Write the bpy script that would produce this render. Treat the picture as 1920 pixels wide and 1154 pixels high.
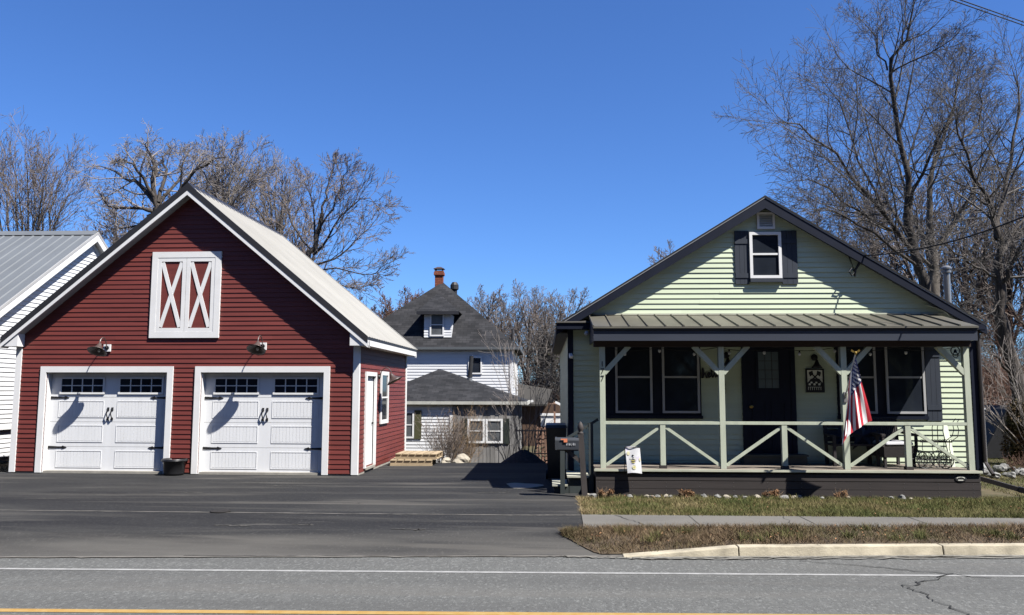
import bpy, bmesh, math, random
import numpy as np
from mathutils import Vector, Matrix

# ------------------------------------------------------------------ scene, camera, sky, sun
for o in list(bpy.data.objects):
    bpy.data.objects.remove(o, do_unlink=True)
S = bpy.context.scene
COL = S.collection
R = math.radians

F_PX, PITCH, ROLL, YAW, EYE = 1510.0, 0.1022, 0.0017, 0.0412, 1.8
CAM_M = Matrix.Rotation(YAW, 3, 'Z') @ Matrix.Rotation(math.pi/2 + PITCH, 3, 'X') @ Matrix.Rotation(ROLL, 3, 'Z')
cam_d = bpy.data.cameras.new('camera')
cam = bpy.data.objects.new('camera', cam_d)
COL.objects.link(cam)
cam.location = (0, 0, EYE)
cam.rotation_euler = CAM_M.to_euler()
cam_d.sensor_width = 36.0
cam_d.lens = F_PX/1920*36.0
cam_d.clip_start = 0.05
cam_d.clip_end = 3000
S.camera = cam

SUN = Vector((0.62, -0.40, 1.0)).normalized()
EL = math.asin(SUN.z)
AZ = math.atan2(SUN.x, SUN.y)
W = bpy.data.worlds.new("World")
S.world = W
W.use_nodes = True
wn = W.node_tree
sky = wn.nodes.new('ShaderNodeTexSky')
sky.sky_type = 'NISHITA'
sky.sun_disc = False
sky.sun_elevation = EL
sky.sun_rotation = AZ
sky.altitude = 300
sky.air_density = 1.0
sky.dust_density = 0.3
sky.ozone_density = 4.0
tint = wn.nodes.new('ShaderNodeMixRGB')          # deep clear-spring blue
tint.blend_type = 'MULTIPLY'
tint.inputs[0].default_value = 1
tint.inputs[2].default_value = (0.52, 0.785, 1.21, 1)
wn.links.new(sky.outputs[0], tint.inputs[1])
wn.links.new(tint.outputs[0], wn.nodes['Background'].inputs[0])
wn.nodes['Background'].inputs[1].default_value = 0.05
sun_d = bpy.data.lights.new('sun', 'SUN')
sun_d.energy = 5.0
sun_d.angle = R(0.5)
sun_d.color = (1.0, 0.96, 0.90)
sun_o = bpy.data.objects.new('sun', sun_d)
COL.objects.link(sun_o)
sun_o.rotation_euler = SUN.to_track_quat('Z', 'Y').to_euler()
sun_o.location = (20, -15, 40)
S.view_settings.view_transform = 'Standard'
S.view_settings.look = 'None'
S.view_settings.gamma = 1.0
S.view_settings.exposure = 1.5
S.render.engine = 'CYCLES'
S.cycles.max_bounces = 6
S.cycles.diffuse_bounces = 1


def at(px, py, Y):
    """the point of the vertical plane y = Y that the photograph shows at a pixel (layout helper)"""
    r = CAM_M @ Vector(((px-960)/F_PX, -(py-577)/F_PX, -1))
    return Vector((0, 0, EYE)) + r*(Y/r.y)


# ------------------------------------------------------------------ materials
ALB = 0.62      # base colours below are written one exposure step brighter than they are used


def alb(c):
    return tuple(v*ALB for v in c)


def _n(nt, kind, **kw):
    n = nt.nodes.new(kind)
    for k, v in kw.items():
        setattr(n, k, v)
    return n


def mat(name, col, rough=0.8, var=0.12, scale=3.0, metal=0.0, stretch=(1, 1, 1), bump=0.0, bscale=40.0,
        spec=0.3, col2=None, contrast=(0.35, 0.65), island=0.0):
    col = alb(col)
    col2 = alb(col2) if col2 else None
    m = bpy.data.materials.new(name)
    m.use_nodes = True
    nt = m.node_tree
    b = nt.nodes['Principled BSDF']
    b.inputs['Roughness'].default_value = rough
    b.inputs['Metallic'].default_value = metal
    b.inputs['Specular IOR Level'].default_value = spec
    tc = _n(nt, 'ShaderNodeTexCoord')
    mp = _n(nt, 'ShaderNodeMapping')
    mp.inputs['Scale'].default_value = stretch
    nt.links.new(tc.outputs['Object'], mp.inputs[0])
    nz = _n(nt, 'ShaderNodeTexNoise')
    nz.inputs['Scale'].default_value = scale
    nz.inputs['Detail'].default_value = 6
    nz.inputs['Roughness'].default_value = 0.65
    nt.links.new(mp.outputs[0], nz.inputs['Vector'])
    cr = _n(nt, 'ShaderNodeValToRGB')
    cr.color_ramp.elements[0].position = contrast[0]
    cr.color_ramp.elements[1].position = contrast[1]
    c2 = col2 if col2 else tuple(min(1, c*(1+var)) for c in col)
    c1 = tuple(c*(1-var) for c in col) if not col2 else col
    cr.color_ramp.elements[0].color = (*c1, 1)
    cr.color_ramp.elements[1].color = (*c2, 1)
    nt.links.new(nz.outputs[0], cr.inputs[0])
    out = cr.outputs[0]
    if island:
        g = _n(nt, 'ShaderNodeNewGeometry')
        hs = _n(nt, 'ShaderNodeHueSaturation')
        mr = _n(nt, 'ShaderNodeMapRange')
        mr.inputs[3].default_value = 1-island
        mr.inputs[4].default_value = 1+island
        nt.links.new(g.outputs['Random Per Island'], mr.inputs[0])
        nt.links.new(mr.outputs[0], hs.inputs['Value'])
        nt.links.new(out, hs.inputs['Color'])
        out = hs.outputs[0]
    nt.links.new(out, b.inputs['Base Color'])
    if bump:
        n2 = _n(nt, 'ShaderNodeTexNoise')
        n2.inputs['Scale'].default_value = bscale
        n2.inputs['Detail'].default_value = 4
        nt.links.new(mp.outputs[0], n2.inputs['Vector'])
        bp = _n(nt, 'ShaderNodeBump')
        bp.inputs['Strength'].default_value = bump
        bp.inputs['Distance'].default_value = 0.02
        nt.links.new(n2.outputs[0], bp.inputs['Height'])
        nt.links.new(bp.outputs[0], b.inputs['Normal'])
    return m


def mat_shingle(name, c1, c2, w=0.3, h=0.14):
    c1, c2 = alb(c1), alb(c2)
    m = bpy.data.materials.new(name)
    m.use_nodes = True
    nt = m.node_tree
    b = nt.nodes['Principled BSDF']
    b.inputs['Roughness'].default_value = 0.9
    b.inputs['Specular IOR Level'].default_value = 0.2
    tc = _n(nt, 'ShaderNodeTexCoord')
    br = _n(nt, 'ShaderNodeTexBrick')
    br.offset = 0.5
    br.inputs['Color1'].default_value = (*c1, 1)
    br.inputs['Color2'].default_value = (*c2, 1)
    br.inputs['Mortar'].default_value = (*[c*0.35 for c in c1], 1)
    br.inputs['Scale'].default_value = 1.0
    br.inputs['Mortar Size'].default_value = 0.006
    br.inputs['Brick Width'].default_value = w
    br.inputs['Row Height'].default_value = h
    br.inputs['Bias'].default_value = -0.1
    nt.links.new(tc.outputs['UV'], br.inputs['Vector'])
    nz = _n(nt, 'ShaderNodeTexNoise')
    nz.inputs['Scale'].default_value = 1.3
    nz.inputs['Detail'].default_value = 8
    nt.links.new(tc.outputs['UV'], nz.inputs['Vector'])
    mx = _n(nt, 'ShaderNodeMixRGB', blend_type='MULTIPLY')
    mx.inputs[0].default_value = 0.8
    cr = _n(nt, 'ShaderNodeValToRGB')
    cr.color_ramp.elements[0].color = (0.55, 0.55, 0.55, 1)
    cr.color_ramp.elements[0].position = 0.3
    cr.color_ramp.elements[1].color = (1.3, 1.3, 1.3, 1)
    cr.color_ramp.elements[1].position = 0.7
    nt.links.new(nz.outputs[0], cr.inputs[0])
    nt.links.new(br.outputs[0], mx.inputs[1])
    nt.links.new(cr.outputs[0], mx.inputs[2])
    nt.links.new(mx.outputs[0], b.inputs['Base Color'])
    return m


def mat_ground(name, base, layers, rough=0.9, bump=0.15, bscale=90, spec=0.25):
    """base colour with blotches, each layer = (colour, noise scale, stretch, threshold lo, hi, strength)"""
    m = bpy.data.materials.new(name)
    m.use_nodes = True
    nt = m.node_tree
    b = nt.nodes['Principled BSDF']
    b.inputs['Roughness'].default_value = rough
    b.inputs['Specular IOR Level'].default_value = spec
    tc = _n(nt, 'ShaderNodeTexCoord')
    rgb = _n(nt, 'ShaderNodeRGB')
    rgb.outputs[0].default_value = (*alb(base), 1)
    cur = rgb.outputs[0]
    for i, (c, sc, st, lo, hi, k) in enumerate(layers):
        mp = _n(nt, 'ShaderNodeMapping')
        mp.inputs['Scale'].default_value = st
        mp.inputs['Location'].default_value = (3.7*i, 1.9*i, 0)
        nt.links.new(tc.outputs['Object'], mp.inputs[0])
        nz = _n(nt, 'ShaderNodeTexNoise')
        nz.inputs['Scale'].default_value = sc
        nz.inputs['Detail'].default_value = 7
        nz.inputs['Roughness'].default_value = 0.6
        nz.inputs['Distortion'].default_value = 0.4
        nt.links.new(mp.outputs[0], nz.inputs['Vector'])
        mr = _n(nt, 'ShaderNodeMapRange')
        mr.inputs[1].default_value = lo
        mr.inputs[2].default_value = hi
        mr.inputs[3].default_value = 0
        mr.inputs[4].default_value = k
        nt.links.new(nz.outputs[0], mr.inputs[0])
        mx = _n(nt, 'ShaderNodeMixRGB')
        mx.inputs[2].default_value = (*alb(c), 1)
        nt.links.new(mr.outputs[0], mx.inputs[0])
        nt.links.new(cur, mx.inputs[1])
        cur = mx.outputs[0]
    nt.links.new(cur, b.inputs['Base Color'])
    n2 = _n(nt, 'ShaderNodeTexNoise')
    n2.inputs['Scale'].default_value = bscale
    n2.inputs['Detail'].default_value = 3
    nt.links.new(tc.outputs['Object'], n2.inputs['Vector'])
    bp = _n(nt, 'ShaderNodeBump')
    bp.inputs['Strength'].default_value = bump
    bp.inputs['Distance'].default_value = 0.01
    nt.links.new(n2.outputs[0], bp.inputs['Height'])
    nt.links.new(bp.outputs[0], b.inputs['Normal'])
    return m


M = {}
M['red'] = mat('red_vinyl', (0.168, 0.036, 0.029), 0.55, 0.16, 1.2, stretch=(.5, .5, 9), spec=.35, island=.06)
M['white'] = mat('white_trim', (0.84, 0.84, 0.83), 0.5, 0.04, 2.0, bump=.03, bscale=12)
M['white_door'] = mat('white_steel_door', (0.85, 0.86, 0.87), 0.45, 0.03, 1.5, stretch=(6, 1, .6), bump=.05, bscale=60)
M['white_vinyl'] = mat('white_vinyl', (0.74, 0.75, 0.76), 0.55, 0.06, 1.2, stretch=(.5, .5, 8), island=.03)
M['green'] = mat('pale_green_vinyl', (0.60, 0.675, 0.49), 0.55, 0.06, 1.0, stretch=(.4, .4, 8), island=.035)
M['post'] = mat('pale_sage_paint', (0.50, 0.54, 0.425), 0.6, 0.10, 3.0, stretch=(3, 3, .6), bump=.05, bscale=50)
M['navy'] = mat('navy_paint', (0.009, 0.0125, 0.026), 0.55, 0.15, 3.0, spec=.15)
M['slate'] = mat('slate_fascia', (0.042, 0.05, 0.07), 0.5, 0.1, 1.0, stretch=(.4, 1, 3))
M['shutter'] = mat('dark_blue_grey_shutter', (0.032, 0.04, 0.056), 0.55, 0.1, 3.0, stretch=(4, 1, .7))
M['darkbrown'] = mat('dark_brown_beam', (0.035, 0.02, 0.017), 0.7, 0.2, 3, stretch=(.5, 2, 5))
M['skirt'] = mat('dark_brown_composite', (0.045, 0.038, 0.036), 0.6, 0.15, 2.0, stretch=(.5, 2, 9), bump=.08, bscale=30)
M['deck'] = mat('weathered_deck_boards', (0.20, 0.17, 0.14), 0.75, 0.25, 2.0, stretch=(.6, 9, 9))
M['deckedge'] = mat('pale_deck_edge', (0.50, 0.51, 0.40), 0.7, 0.14, 2, stretch=(1, 6, 6))
M['bronze'] = mat('bronze_metal_roof', (0.105, 0.098, 0.075), 0.45, 0.2, 1.4, stretch=(1, .5, 1), spec=.5)
M['steel_roof'] = mat('pale_grey_metal_roof', (0.33, 0.32, 0.29), 0.5, 0.10, .8, stretch=(.4, 1.5, 1), spec=.5)
M['galv'] = mat('galvanised_roof', (0.155, 0.168, 0.178), 0.5, 0.08, .9, stretch=(1.5, .4, 1), metal=.1, spec=.5)
M['darktrim'] = mat('charcoal_metal_trim', (0.030, 0.030, 0.034), 0.45, 0.12, 2)
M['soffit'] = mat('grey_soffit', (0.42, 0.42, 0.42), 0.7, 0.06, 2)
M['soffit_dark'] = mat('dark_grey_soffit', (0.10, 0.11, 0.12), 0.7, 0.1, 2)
M['black'] = mat('black_iron', (0.012, 0.012, 0.014), 0.5, 0.2, 5)
M['blackplastic'] = mat('black_plastic', (0.016, 0.016, 0.018), 0.38, 0.15, 4, spec=.5)
M['lampmetal'] = mat('bronze_lamp_metal', (0.085, 0.06, 0.055), 0.4, 0.15, 5, spec=.5)
M['concrete'] = mat('concrete', (0.33, 0.31, 0.27), 0.9, 0.15, 3, bump=.15)
M['kerb'] = mat('kerb_concrete', (0.42, 0.375, 0.28), 0.9, 0.30, 2.6, bump=.25, bscale=60)
M['roofshingle'] = mat_shingle('charcoal_shingle', (0.019, 0.020, 0.023), (0.042, 0.042, 0.046))
M['houseshingle'] = mat_shingle('dark_shingle', (0.035, 0.035, 0.037), (0.065, 0.064, 0.062))
M['tanshingle'] = mat_shingle('tan_grey_shingle', (0.16, 0.15, 0.135), (0.21, 0.19, 0.17))
M['brick'] = mat_shingle('red_brick', (0.24, 0.075, 0.045), (0.30, 0.11, 0.07), .22, .075)
M['greyboards'] = mat('weathered_grey_boards', (0.16, 0.155, 0.15), 0.9, 0.3, 1.4, stretch=(3.2, 1, .35), col2=(0.34, 0.33, 0.32), bump=.1)
M['olive'] = mat('olive_shutter', (0.075, 0.075, 0.035), 0.6, 0.12, 3)
M['dkgreen'] = mat('dark_green_shutter', (0.028, 0.036, 0.028), 0.6, 0.12, 3)
M['sill'] = mat('concrete_sill', (0.5, 0.5, 0.45), .8, .1)
M['pallet'] = mat('fresh_pine', (0.40, 0.31, 0.20), 0.8, 0.2, 3, stretch=(1, 6, 6), island=.14)
M['stone'] = mat('grey_fieldstone', (0.13, 0.13, 0.128), 0.9, 0.3, 4, col2=(0.27, 0.265, 0.25), bump=.3, bscale=20, island=.2)
M['pale_stone'] = mat('pale_limestone', (0.27, 0.24, 0.19), 0.9, 0.2, 3, col2=(0.42, 0.38, 0.31), bump=.3, bscale=15)
M['bark'] = mat('grey_brown_bark', (0.075, 0.062, 0.052), 0.95, 0.3, 2.5, stretch=(4, 4, .8), col2=(0.17, 0.15, 0.125), bump=.6, bscale=14)
M['darkbark'] = mat('dark_bark', (0.035, 0.029, 0.026), 0.95, 0.3, 3, stretch=(4, 4, .8), col2=(0.10, 0.085, 0.072), bump=.6, bscale=14)
M['twig'] = mat('bare_twigs', (0.20, 0.165, 0.145), 0.9, 0.2, 1.0, island=.3)
M['palebark'] = mat('pale_grey_twigs', (0.25, 0.22, 0.20), 0.9, 0.2, 1.0, island=.3)
M['darktwig'] = mat('dark_bare_twigs', (0.112, 0.102, 0.095), 0.9, 0.2, 1.0, island=.3)
M['redtwig'] = mat('reddish_twigs', (0.15, 0.085, 0.06), 0.9, 0.2, 1.0, island=.3)
M['straw'] = mat('straw_stems', (0.32, 0.22, 0.13), 0.9, 0.2, 1.0, island=.35)
M['deadbloom'] = mat('dried_flower_heads', (0.22, 0.12, 0.06), 0.95, 0.25, 3, island=.35)
M['pipe'] = mat('galvanised_pipe', (0.42, 0.42, 0.41), 0.35, 0.12, 3, metal=.7, stretch=(3, 3, .5))
M['pipe_dark'] = mat('sooty_pipe', (0.03, 0.03, 0.032), 0.5, 0.2, 4)
M['mailbox'] = mat('mailbox_paint', (0.040, 0.045, 0.054), 0.5, 0.12, 4)
M['mailpost'] = mat('mailbox_post_paint', (0.055, 0.047, 0.045), 0.7, 0.18, 3, stretch=(4, 4, .8))
M['steps'] = mat('dark_grey_green_paint', (0.045, 0.055, 0.055), 0.6, 0.12, 3)
M['tread'] = mat('worn_tread', (0.42, 0.42, 0.34), 0.7, 0.2, 4)
M['orange'] = mat('orange_paint', (0.75, 0.24, 0.12), 0.5, 0.1, 4)
M['lettering'] = mat('grey_lettering', (0.45, 0.46, 0.48), 0.6, 0.1, 9)
M['rubble'] = mat('dark_gravel_pile', (0.022, 0.022, 0.025), 0.95, 0.4, 14, bump=.9, bscale=30, col2=(.05, .05, .054))
M['flagred'] = mat('flag_red', (0.55, 0.028, 0.045), 0.75, 0.08, 6, bump=.05)
M['flagwhite'] = mat('flag_white', (0.95, 0.94, 0.93), 0.75, 0.04, 6, bump=.05)
M['flagblue'] = mat('flag_blue', (0.024, 0.032, 0.15), 0.75, 0.1, 6, bump=.05)
M['gold'] = mat('gold_finial', (0.45, 0.30, 0.08), 0.35, 0.1, 6, metal=.8)
M['towel'] = mat('flower_print_cloth', (0.95, 0.95, 0.95), 0.9, 0.1, 7.0, col2=(0.70, 0.58, 0.86), contrast=(.54, .68))
M['yellow'] = mat('yellow_print', (0.80, 0.68, 0.16), 0.9, 0.15, 20)
M['paleyellow'] = mat('pale_yellow_print', (0.82, 0.78, 0.50), 0.9, 0.1, 20)
M['wicker'] = mat('dark_wicker', (0.035, 0.030, 0.030), 0.7, 0.3, 30)
M['cushion'] = mat('grey_cushion', (0.52, 0.52, 0.55), 0.9, 0.08, 6)
M['signpale'] = mat('pale_sign_paint', (0.85, 0.85, 0.74), 0.7, 0.1, 6)
M['lintwhite'] = mat('pale_board', (0.66, 0.70, 0.54), 0.6, 0.08, 4)
M['bulb'] = mat('frosted_bulb', (0.7, 0.7, 0.7), 0.2, 0.03, 4)
M['paint_white'] = mat('road_paint_white', (0.36, 0.36, 0.35), 0.8, 0.2, 9, bump=.1, bscale=90, col2=(.24, .24, .235))
M['paint_yellow'] = mat('road_paint_yellow', (0.36, 0.21, 0.05), 0.8, 0.18, 9, col2=(.40, .27, .10))
M['crack'] = mat('road_crack', (0.018, 0.018, 0.018), 0.95, 0.3, 20)
M['sand'] = mat('drifted_sand', (0.15, 0.14, 0.125), 0.95, 0.2, 6)
M['grit'] = mat('gutter_grit', (0.19, 0.18, 0.155), 0.95, 0.35, 14)
M['scuff'] = mat('pale_scuff', (0.075, 0.071, 0.064), 0.95, 0.5, 9)
M['drain'] = mat('drain_iron', (0.02, 0.018, 0.016), 0.7, 0.3, 20)
M['wire'] = mat('black_cable', (0.012, 0.012, 0.013), 0.6, 0.1, 4)
M['brownwood'] = mat('brown_wood_siding', (0.10, 0.06, 0.04), 0.85, 0.2, 2, stretch=(4, 4, .5))
M['firewood'] = mat('split_firewood', (0.20, 0.10, 0.07), 0.9, 0.3, 5, island=.3, col2=(.38, .24, .17))
M['tarp'] = mat('black_tarp', (0.012, 0.012, 0.013), 0.55, 0.3, 3, bump=.3, bscale=5)
M['rust'] = mat('rust_brown_foliage', (0.10, 0.045, 0.02), 0.9, 0.3, 2, col2=(.05, .06, .025), island=.35)
M['evergreen'] = mat('dull_evergreen_foliage', (0.04, 0.05, 0.025), 0.9, 0.3, .6, col2=(.085, .07, .045), island=.35)
M['conifer'] = mat('dark_conifer_foliage', (0.022, 0.03, 0.014), 0.9, 0.3, .6, col2=(.04, .045, .022), island=.35)  # foliage of the unseen trees added to block low sky
M['curtain'] = mat('dim_curtain', (0.36, 0.35, 0.33), .9, .1)


def mat_glass(name, col, rough=0.06):
    m = bpy.data.materials.new(name)
    m.use_nodes = True
    nt = m.node_tree
    b = nt.nodes['Principled BSDF']
    b.inputs['Roughness'].default_value = rough
    b.inputs['Specular IOR Level'].default_value = 0.5
    tc = _n(nt, 'ShaderNodeTexCoord')
    nz = _n(nt, 'ShaderNodeTexNoise')
    nz.inputs['Scale'].default_value = 2.5
    cr = _n(nt, 'ShaderNodeValToRGB')
    cr.color_ramp.elements[0].color = (*[c*.6 for c in col], 1)
    cr.color_ramp.elements[1].color = (*[c*1.5 for c in col], 1)
    nt.links.new(tc.outputs['Object'], nz.inputs['Vector'])
    nt.links.new(nz.outputs[0], cr.inputs[0])
    nt.links.new(cr.outputs[0], b.inputs['Base Color'])
    bp = _n(nt, 'ShaderNodeBump')
    bp.inputs['Strength'].default_value = 0.04
    nt.links.new(nz.outputs[0], bp.inputs['Height'])
    nt.links.new(bp.outputs[0], b.inputs['Normal'])
    return m


def let_light_through(m, k):
    """thin cloth: part of the light comes through from the other side"""
    nt = m.node_tree
    b = nt.nodes['Principled BSDF']
    t = _n(nt, 'ShaderNodeBsdfTranslucent')
    src = b.inputs['Base Color'].links[0].from_socket
    nt.links.new(src, t.inputs[0])
    mx = _n(nt, 'ShaderNodeMixShader')
    mx.inputs[0].default_value = k
    nt.links.new(b.outputs[0], mx.inputs[1])
    nt.links.new(t.outputs[0], mx.inputs[2])
    nt.links.new(mx.outputs[0], nt.nodes['Material Output'].inputs[0])


for k_ in ('flagred', 'flagwhite', 'flagblue', 'towel'):
    let_light_through(M[k_], .12)
M['glass'] = mat_glass('dark_window_glass', (0.013, 0.016, 0.022))
M['greyglass'] = mat_glass('grey_window_glass', (0.07, 0.075, 0.08), .15)
M['doorglass'] = mat_glass('leaded_door_glass', (0.07, 0.09, 0.10), .2)
M['road'] = mat_ground('worn_asphalt_road', (0.108, 0.110, 0.105),
                       [((0.23, 0.235, 0.225), 33, (1, .55, 1), .54, .63, .6), ((0.045, 0.045, 0.045), 38, (1, .55, 1), .56, .66, .7), ((0.15, 0.152, 0.145), 11, (1, .45, 1), .52, .68, .6),
                        ((0.066, 0.066, 0.064), .5, (.12, 1.6, 1), .45, .7, .6), ((0.125, 0.12, 0.11), .7, (.1, 2.5, 1), .52, .72, .6),
                        ((0.05, 0.05, 0.05), .9, (.08, 5, 1), .62, .72, .6)], bump=.5, bscale=70)
M['drive'] = mat_ground('weathered_asphalt_driveway', (0.0165, 0.0167, 0.0178),
                        [((0.044, 0.043, 0.040), .42, (.5, 1.3, 1), .46, .68, .85), ((0.105, 0.098, 0.086), .8, (.25, 2.4, 1), .52, .72, .85),
                         ((0.010, 0.010, 0.0115), .55, (.35, 1.7, 1), .48, .64, .9), ((0.070, 0.068, 0.064), 30, (1, .5, 1), .56, .66, .6),
                         ((0.125, 0.118, 0.105), 2.0, (.3, 3.5, 1), .64, .78, .7), ((0.012, 0.012, 0.012), 3.0, (.7, 1, 1), .68, .76, .6)], bump=.4, bscale=80)
def sandy_edge(m):
    """grit washed down to the road edge of the driveway"""
    nt = m.node_tree
    b = nt.nodes['Principled BSDF']
    src = b.inputs['Base Color'].links[0].from_socket
    tc = _n(nt, 'ShaderNodeTexCoord')
    sp = _n(nt, 'ShaderNodeSeparateXYZ')
    nt.links.new(tc.outputs['Object'], sp.inputs[0])
    a = _n(nt, 'ShaderNodeMath', operation='MULTIPLY_ADD')
    a.inputs[1].default_value = -.06
    nt.links.new(sp.outputs[0], a.inputs[0])
    nt.links.new(sp.outputs[1], a.inputs[2])
    nz = _n(nt, 'ShaderNodeTexNoise')
    nz.inputs['Scale'].default_value = .8
    nz.inputs['Detail'].default_value = 8
    mp = _n(nt, 'ShaderNodeMapping')
    mp.inputs['Scale'].default_value = (.5, 2.5, 1)
    nt.links.new(tc.outputs['Object'], mp.inputs[0])
    nt.links.new(mp.outputs[0], nz.inputs[0])
    c = _n(nt, 'ShaderNodeMath', operation='MULTIPLY_ADD')
    c.inputs[1].default_value = -1.9
    nt.links.new(nz.outputs[0], c.inputs[0])
    nt.links.new(a.outputs[0], c.inputs[2])
    mr = _n(nt, 'ShaderNodeMapRange')
    mr.inputs[1].default_value = 8.7
    mr.inputs[2].default_value = 9.75
    mr.inputs[3].default_value = .85
    mr.inputs[4].default_value = 0
    nt.links.new(c.outputs[0], mr.inputs[0])
    mx = _n(nt, 'ShaderNodeMixRGB')
    mx.inputs[2].default_value = (*alb((.105, .10, .09)), 1)
    nt.links.new(mr.outputs[0], mx.inputs[0])
    nt.links.new(src, mx.inputs[1])
    nt.links.new(mx.outputs[0], b.inputs['Base Color'])


sandy_edge(M['drive'])
M['walk'] = mat_ground('old_concrete_walk', (0.15, 0.142, 0.128),
                       [((0.10, 0.096, 0.088), 1.2, (.4, 1, 1), .45, .7, .7), ((0.20, 0.19, 0.17), 50, (1, 1, 1), .55, .65, .5)], bump=.25)
M['lawn'] = mat_ground('lawn_soil', (0.085, 0.078, 0.030),
                       [((0.16, 0.12, 0.055), 1.6, (.6, 1, 1), .45, .65, .8), ((0.05, 0.055, 0.018), 6, (1, 1, 1), .5, .65, .7)], bump=.6, bscale=50)
M['verge'] = mat_ground('verge_soil', (0.075, 0.055, 0.035),
                        [((0.14, 0.105, 0.06), 3, (.6, 1, 1), .45, .65, .8), ((0.045, 0.032, 0.024), 5, (1, 1, 1), .5, .65, .7)], bump=.6, bscale=50)
M['terrain'] = mat_ground('rough_grass_ground', (0.075, 0.065, 0.032),
                          [((0.13, 0.10, 0.055), .8, (1, 1, 1), .45, .65, .8), ((0.045, 0.05, 0.018), 2, (1, 1, 1), .5, .65, .7)], bump=.6, bscale=20)


def mat_grass(name, cols):
    m = bpy.data.materials.new(name)
    m.use_nodes = True
    nt = m.node_tree
    b = nt.nodes['Principled BSDF']
    b.inputs['Roughness'].default_value = 0.8
    b.inputs['Specular IOR Level'].default_value = 0.2
    g = _n(nt, 'ShaderNodeNewGeometry')
    tc = _n(nt, 'ShaderNodeTexCoord')
    nz = _n(nt, 'ShaderNodeTexNoise')
    nz.inputs['Scale'].default_value = 1.1
    nz.inputs['Detail'].default_value = 4
    nt.links.new(tc.outputs['Object'], nz.inputs['Vector'])
    a = _n(nt, 'ShaderNodeMath', operation='MULTIPLY_ADD')
    a.inputs[1].default_value = 0.5
    nt.links.new(g.outputs['Random Per Island'], a.inputs[0])
    s = _n(nt, 'ShaderNodeMath', operation='MULTIPLY_ADD')
    s.inputs[1].default_value = 2.0
    s.inputs[2].default_value = -0.75
    nt.links.new(nz.outputs[0], s.inputs[0])
    nt.links.new(s.outputs[0], a.inputs[2])
    cr = _n(nt, 'ShaderNodeValToRGB')
    els = cr.color_ramp.elements
    while len(els) < len(cols):
        els.new(0.5)
    for i, c in enumerate(cols):
        els[i].position = i/(len(cols)-1)
        els[i].color = (*alb(c), 1)
    nt.links.new(a.outputs[0], cr.inputs[0])
    nt.links.new(cr.outputs[0], b.inputs['Base Color'])
    return m


M['grass'] = mat_grass('lawn_blades', [(.07, .09, .024), (.115, .125, .036), (.16, .145, .055), (.27, .21, .105)])
M['strawgrass'] = mat_grass('dry_blades', [(.16, .12, .055), (.24, .18, .09), (.34, .27, .15)])
M['deadgrass'] = mat_grass('verge_blades', [(.08, .085, .03), (.13, .10, .05), (.15, .10, .06), (.26, .19, .11)])


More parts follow.
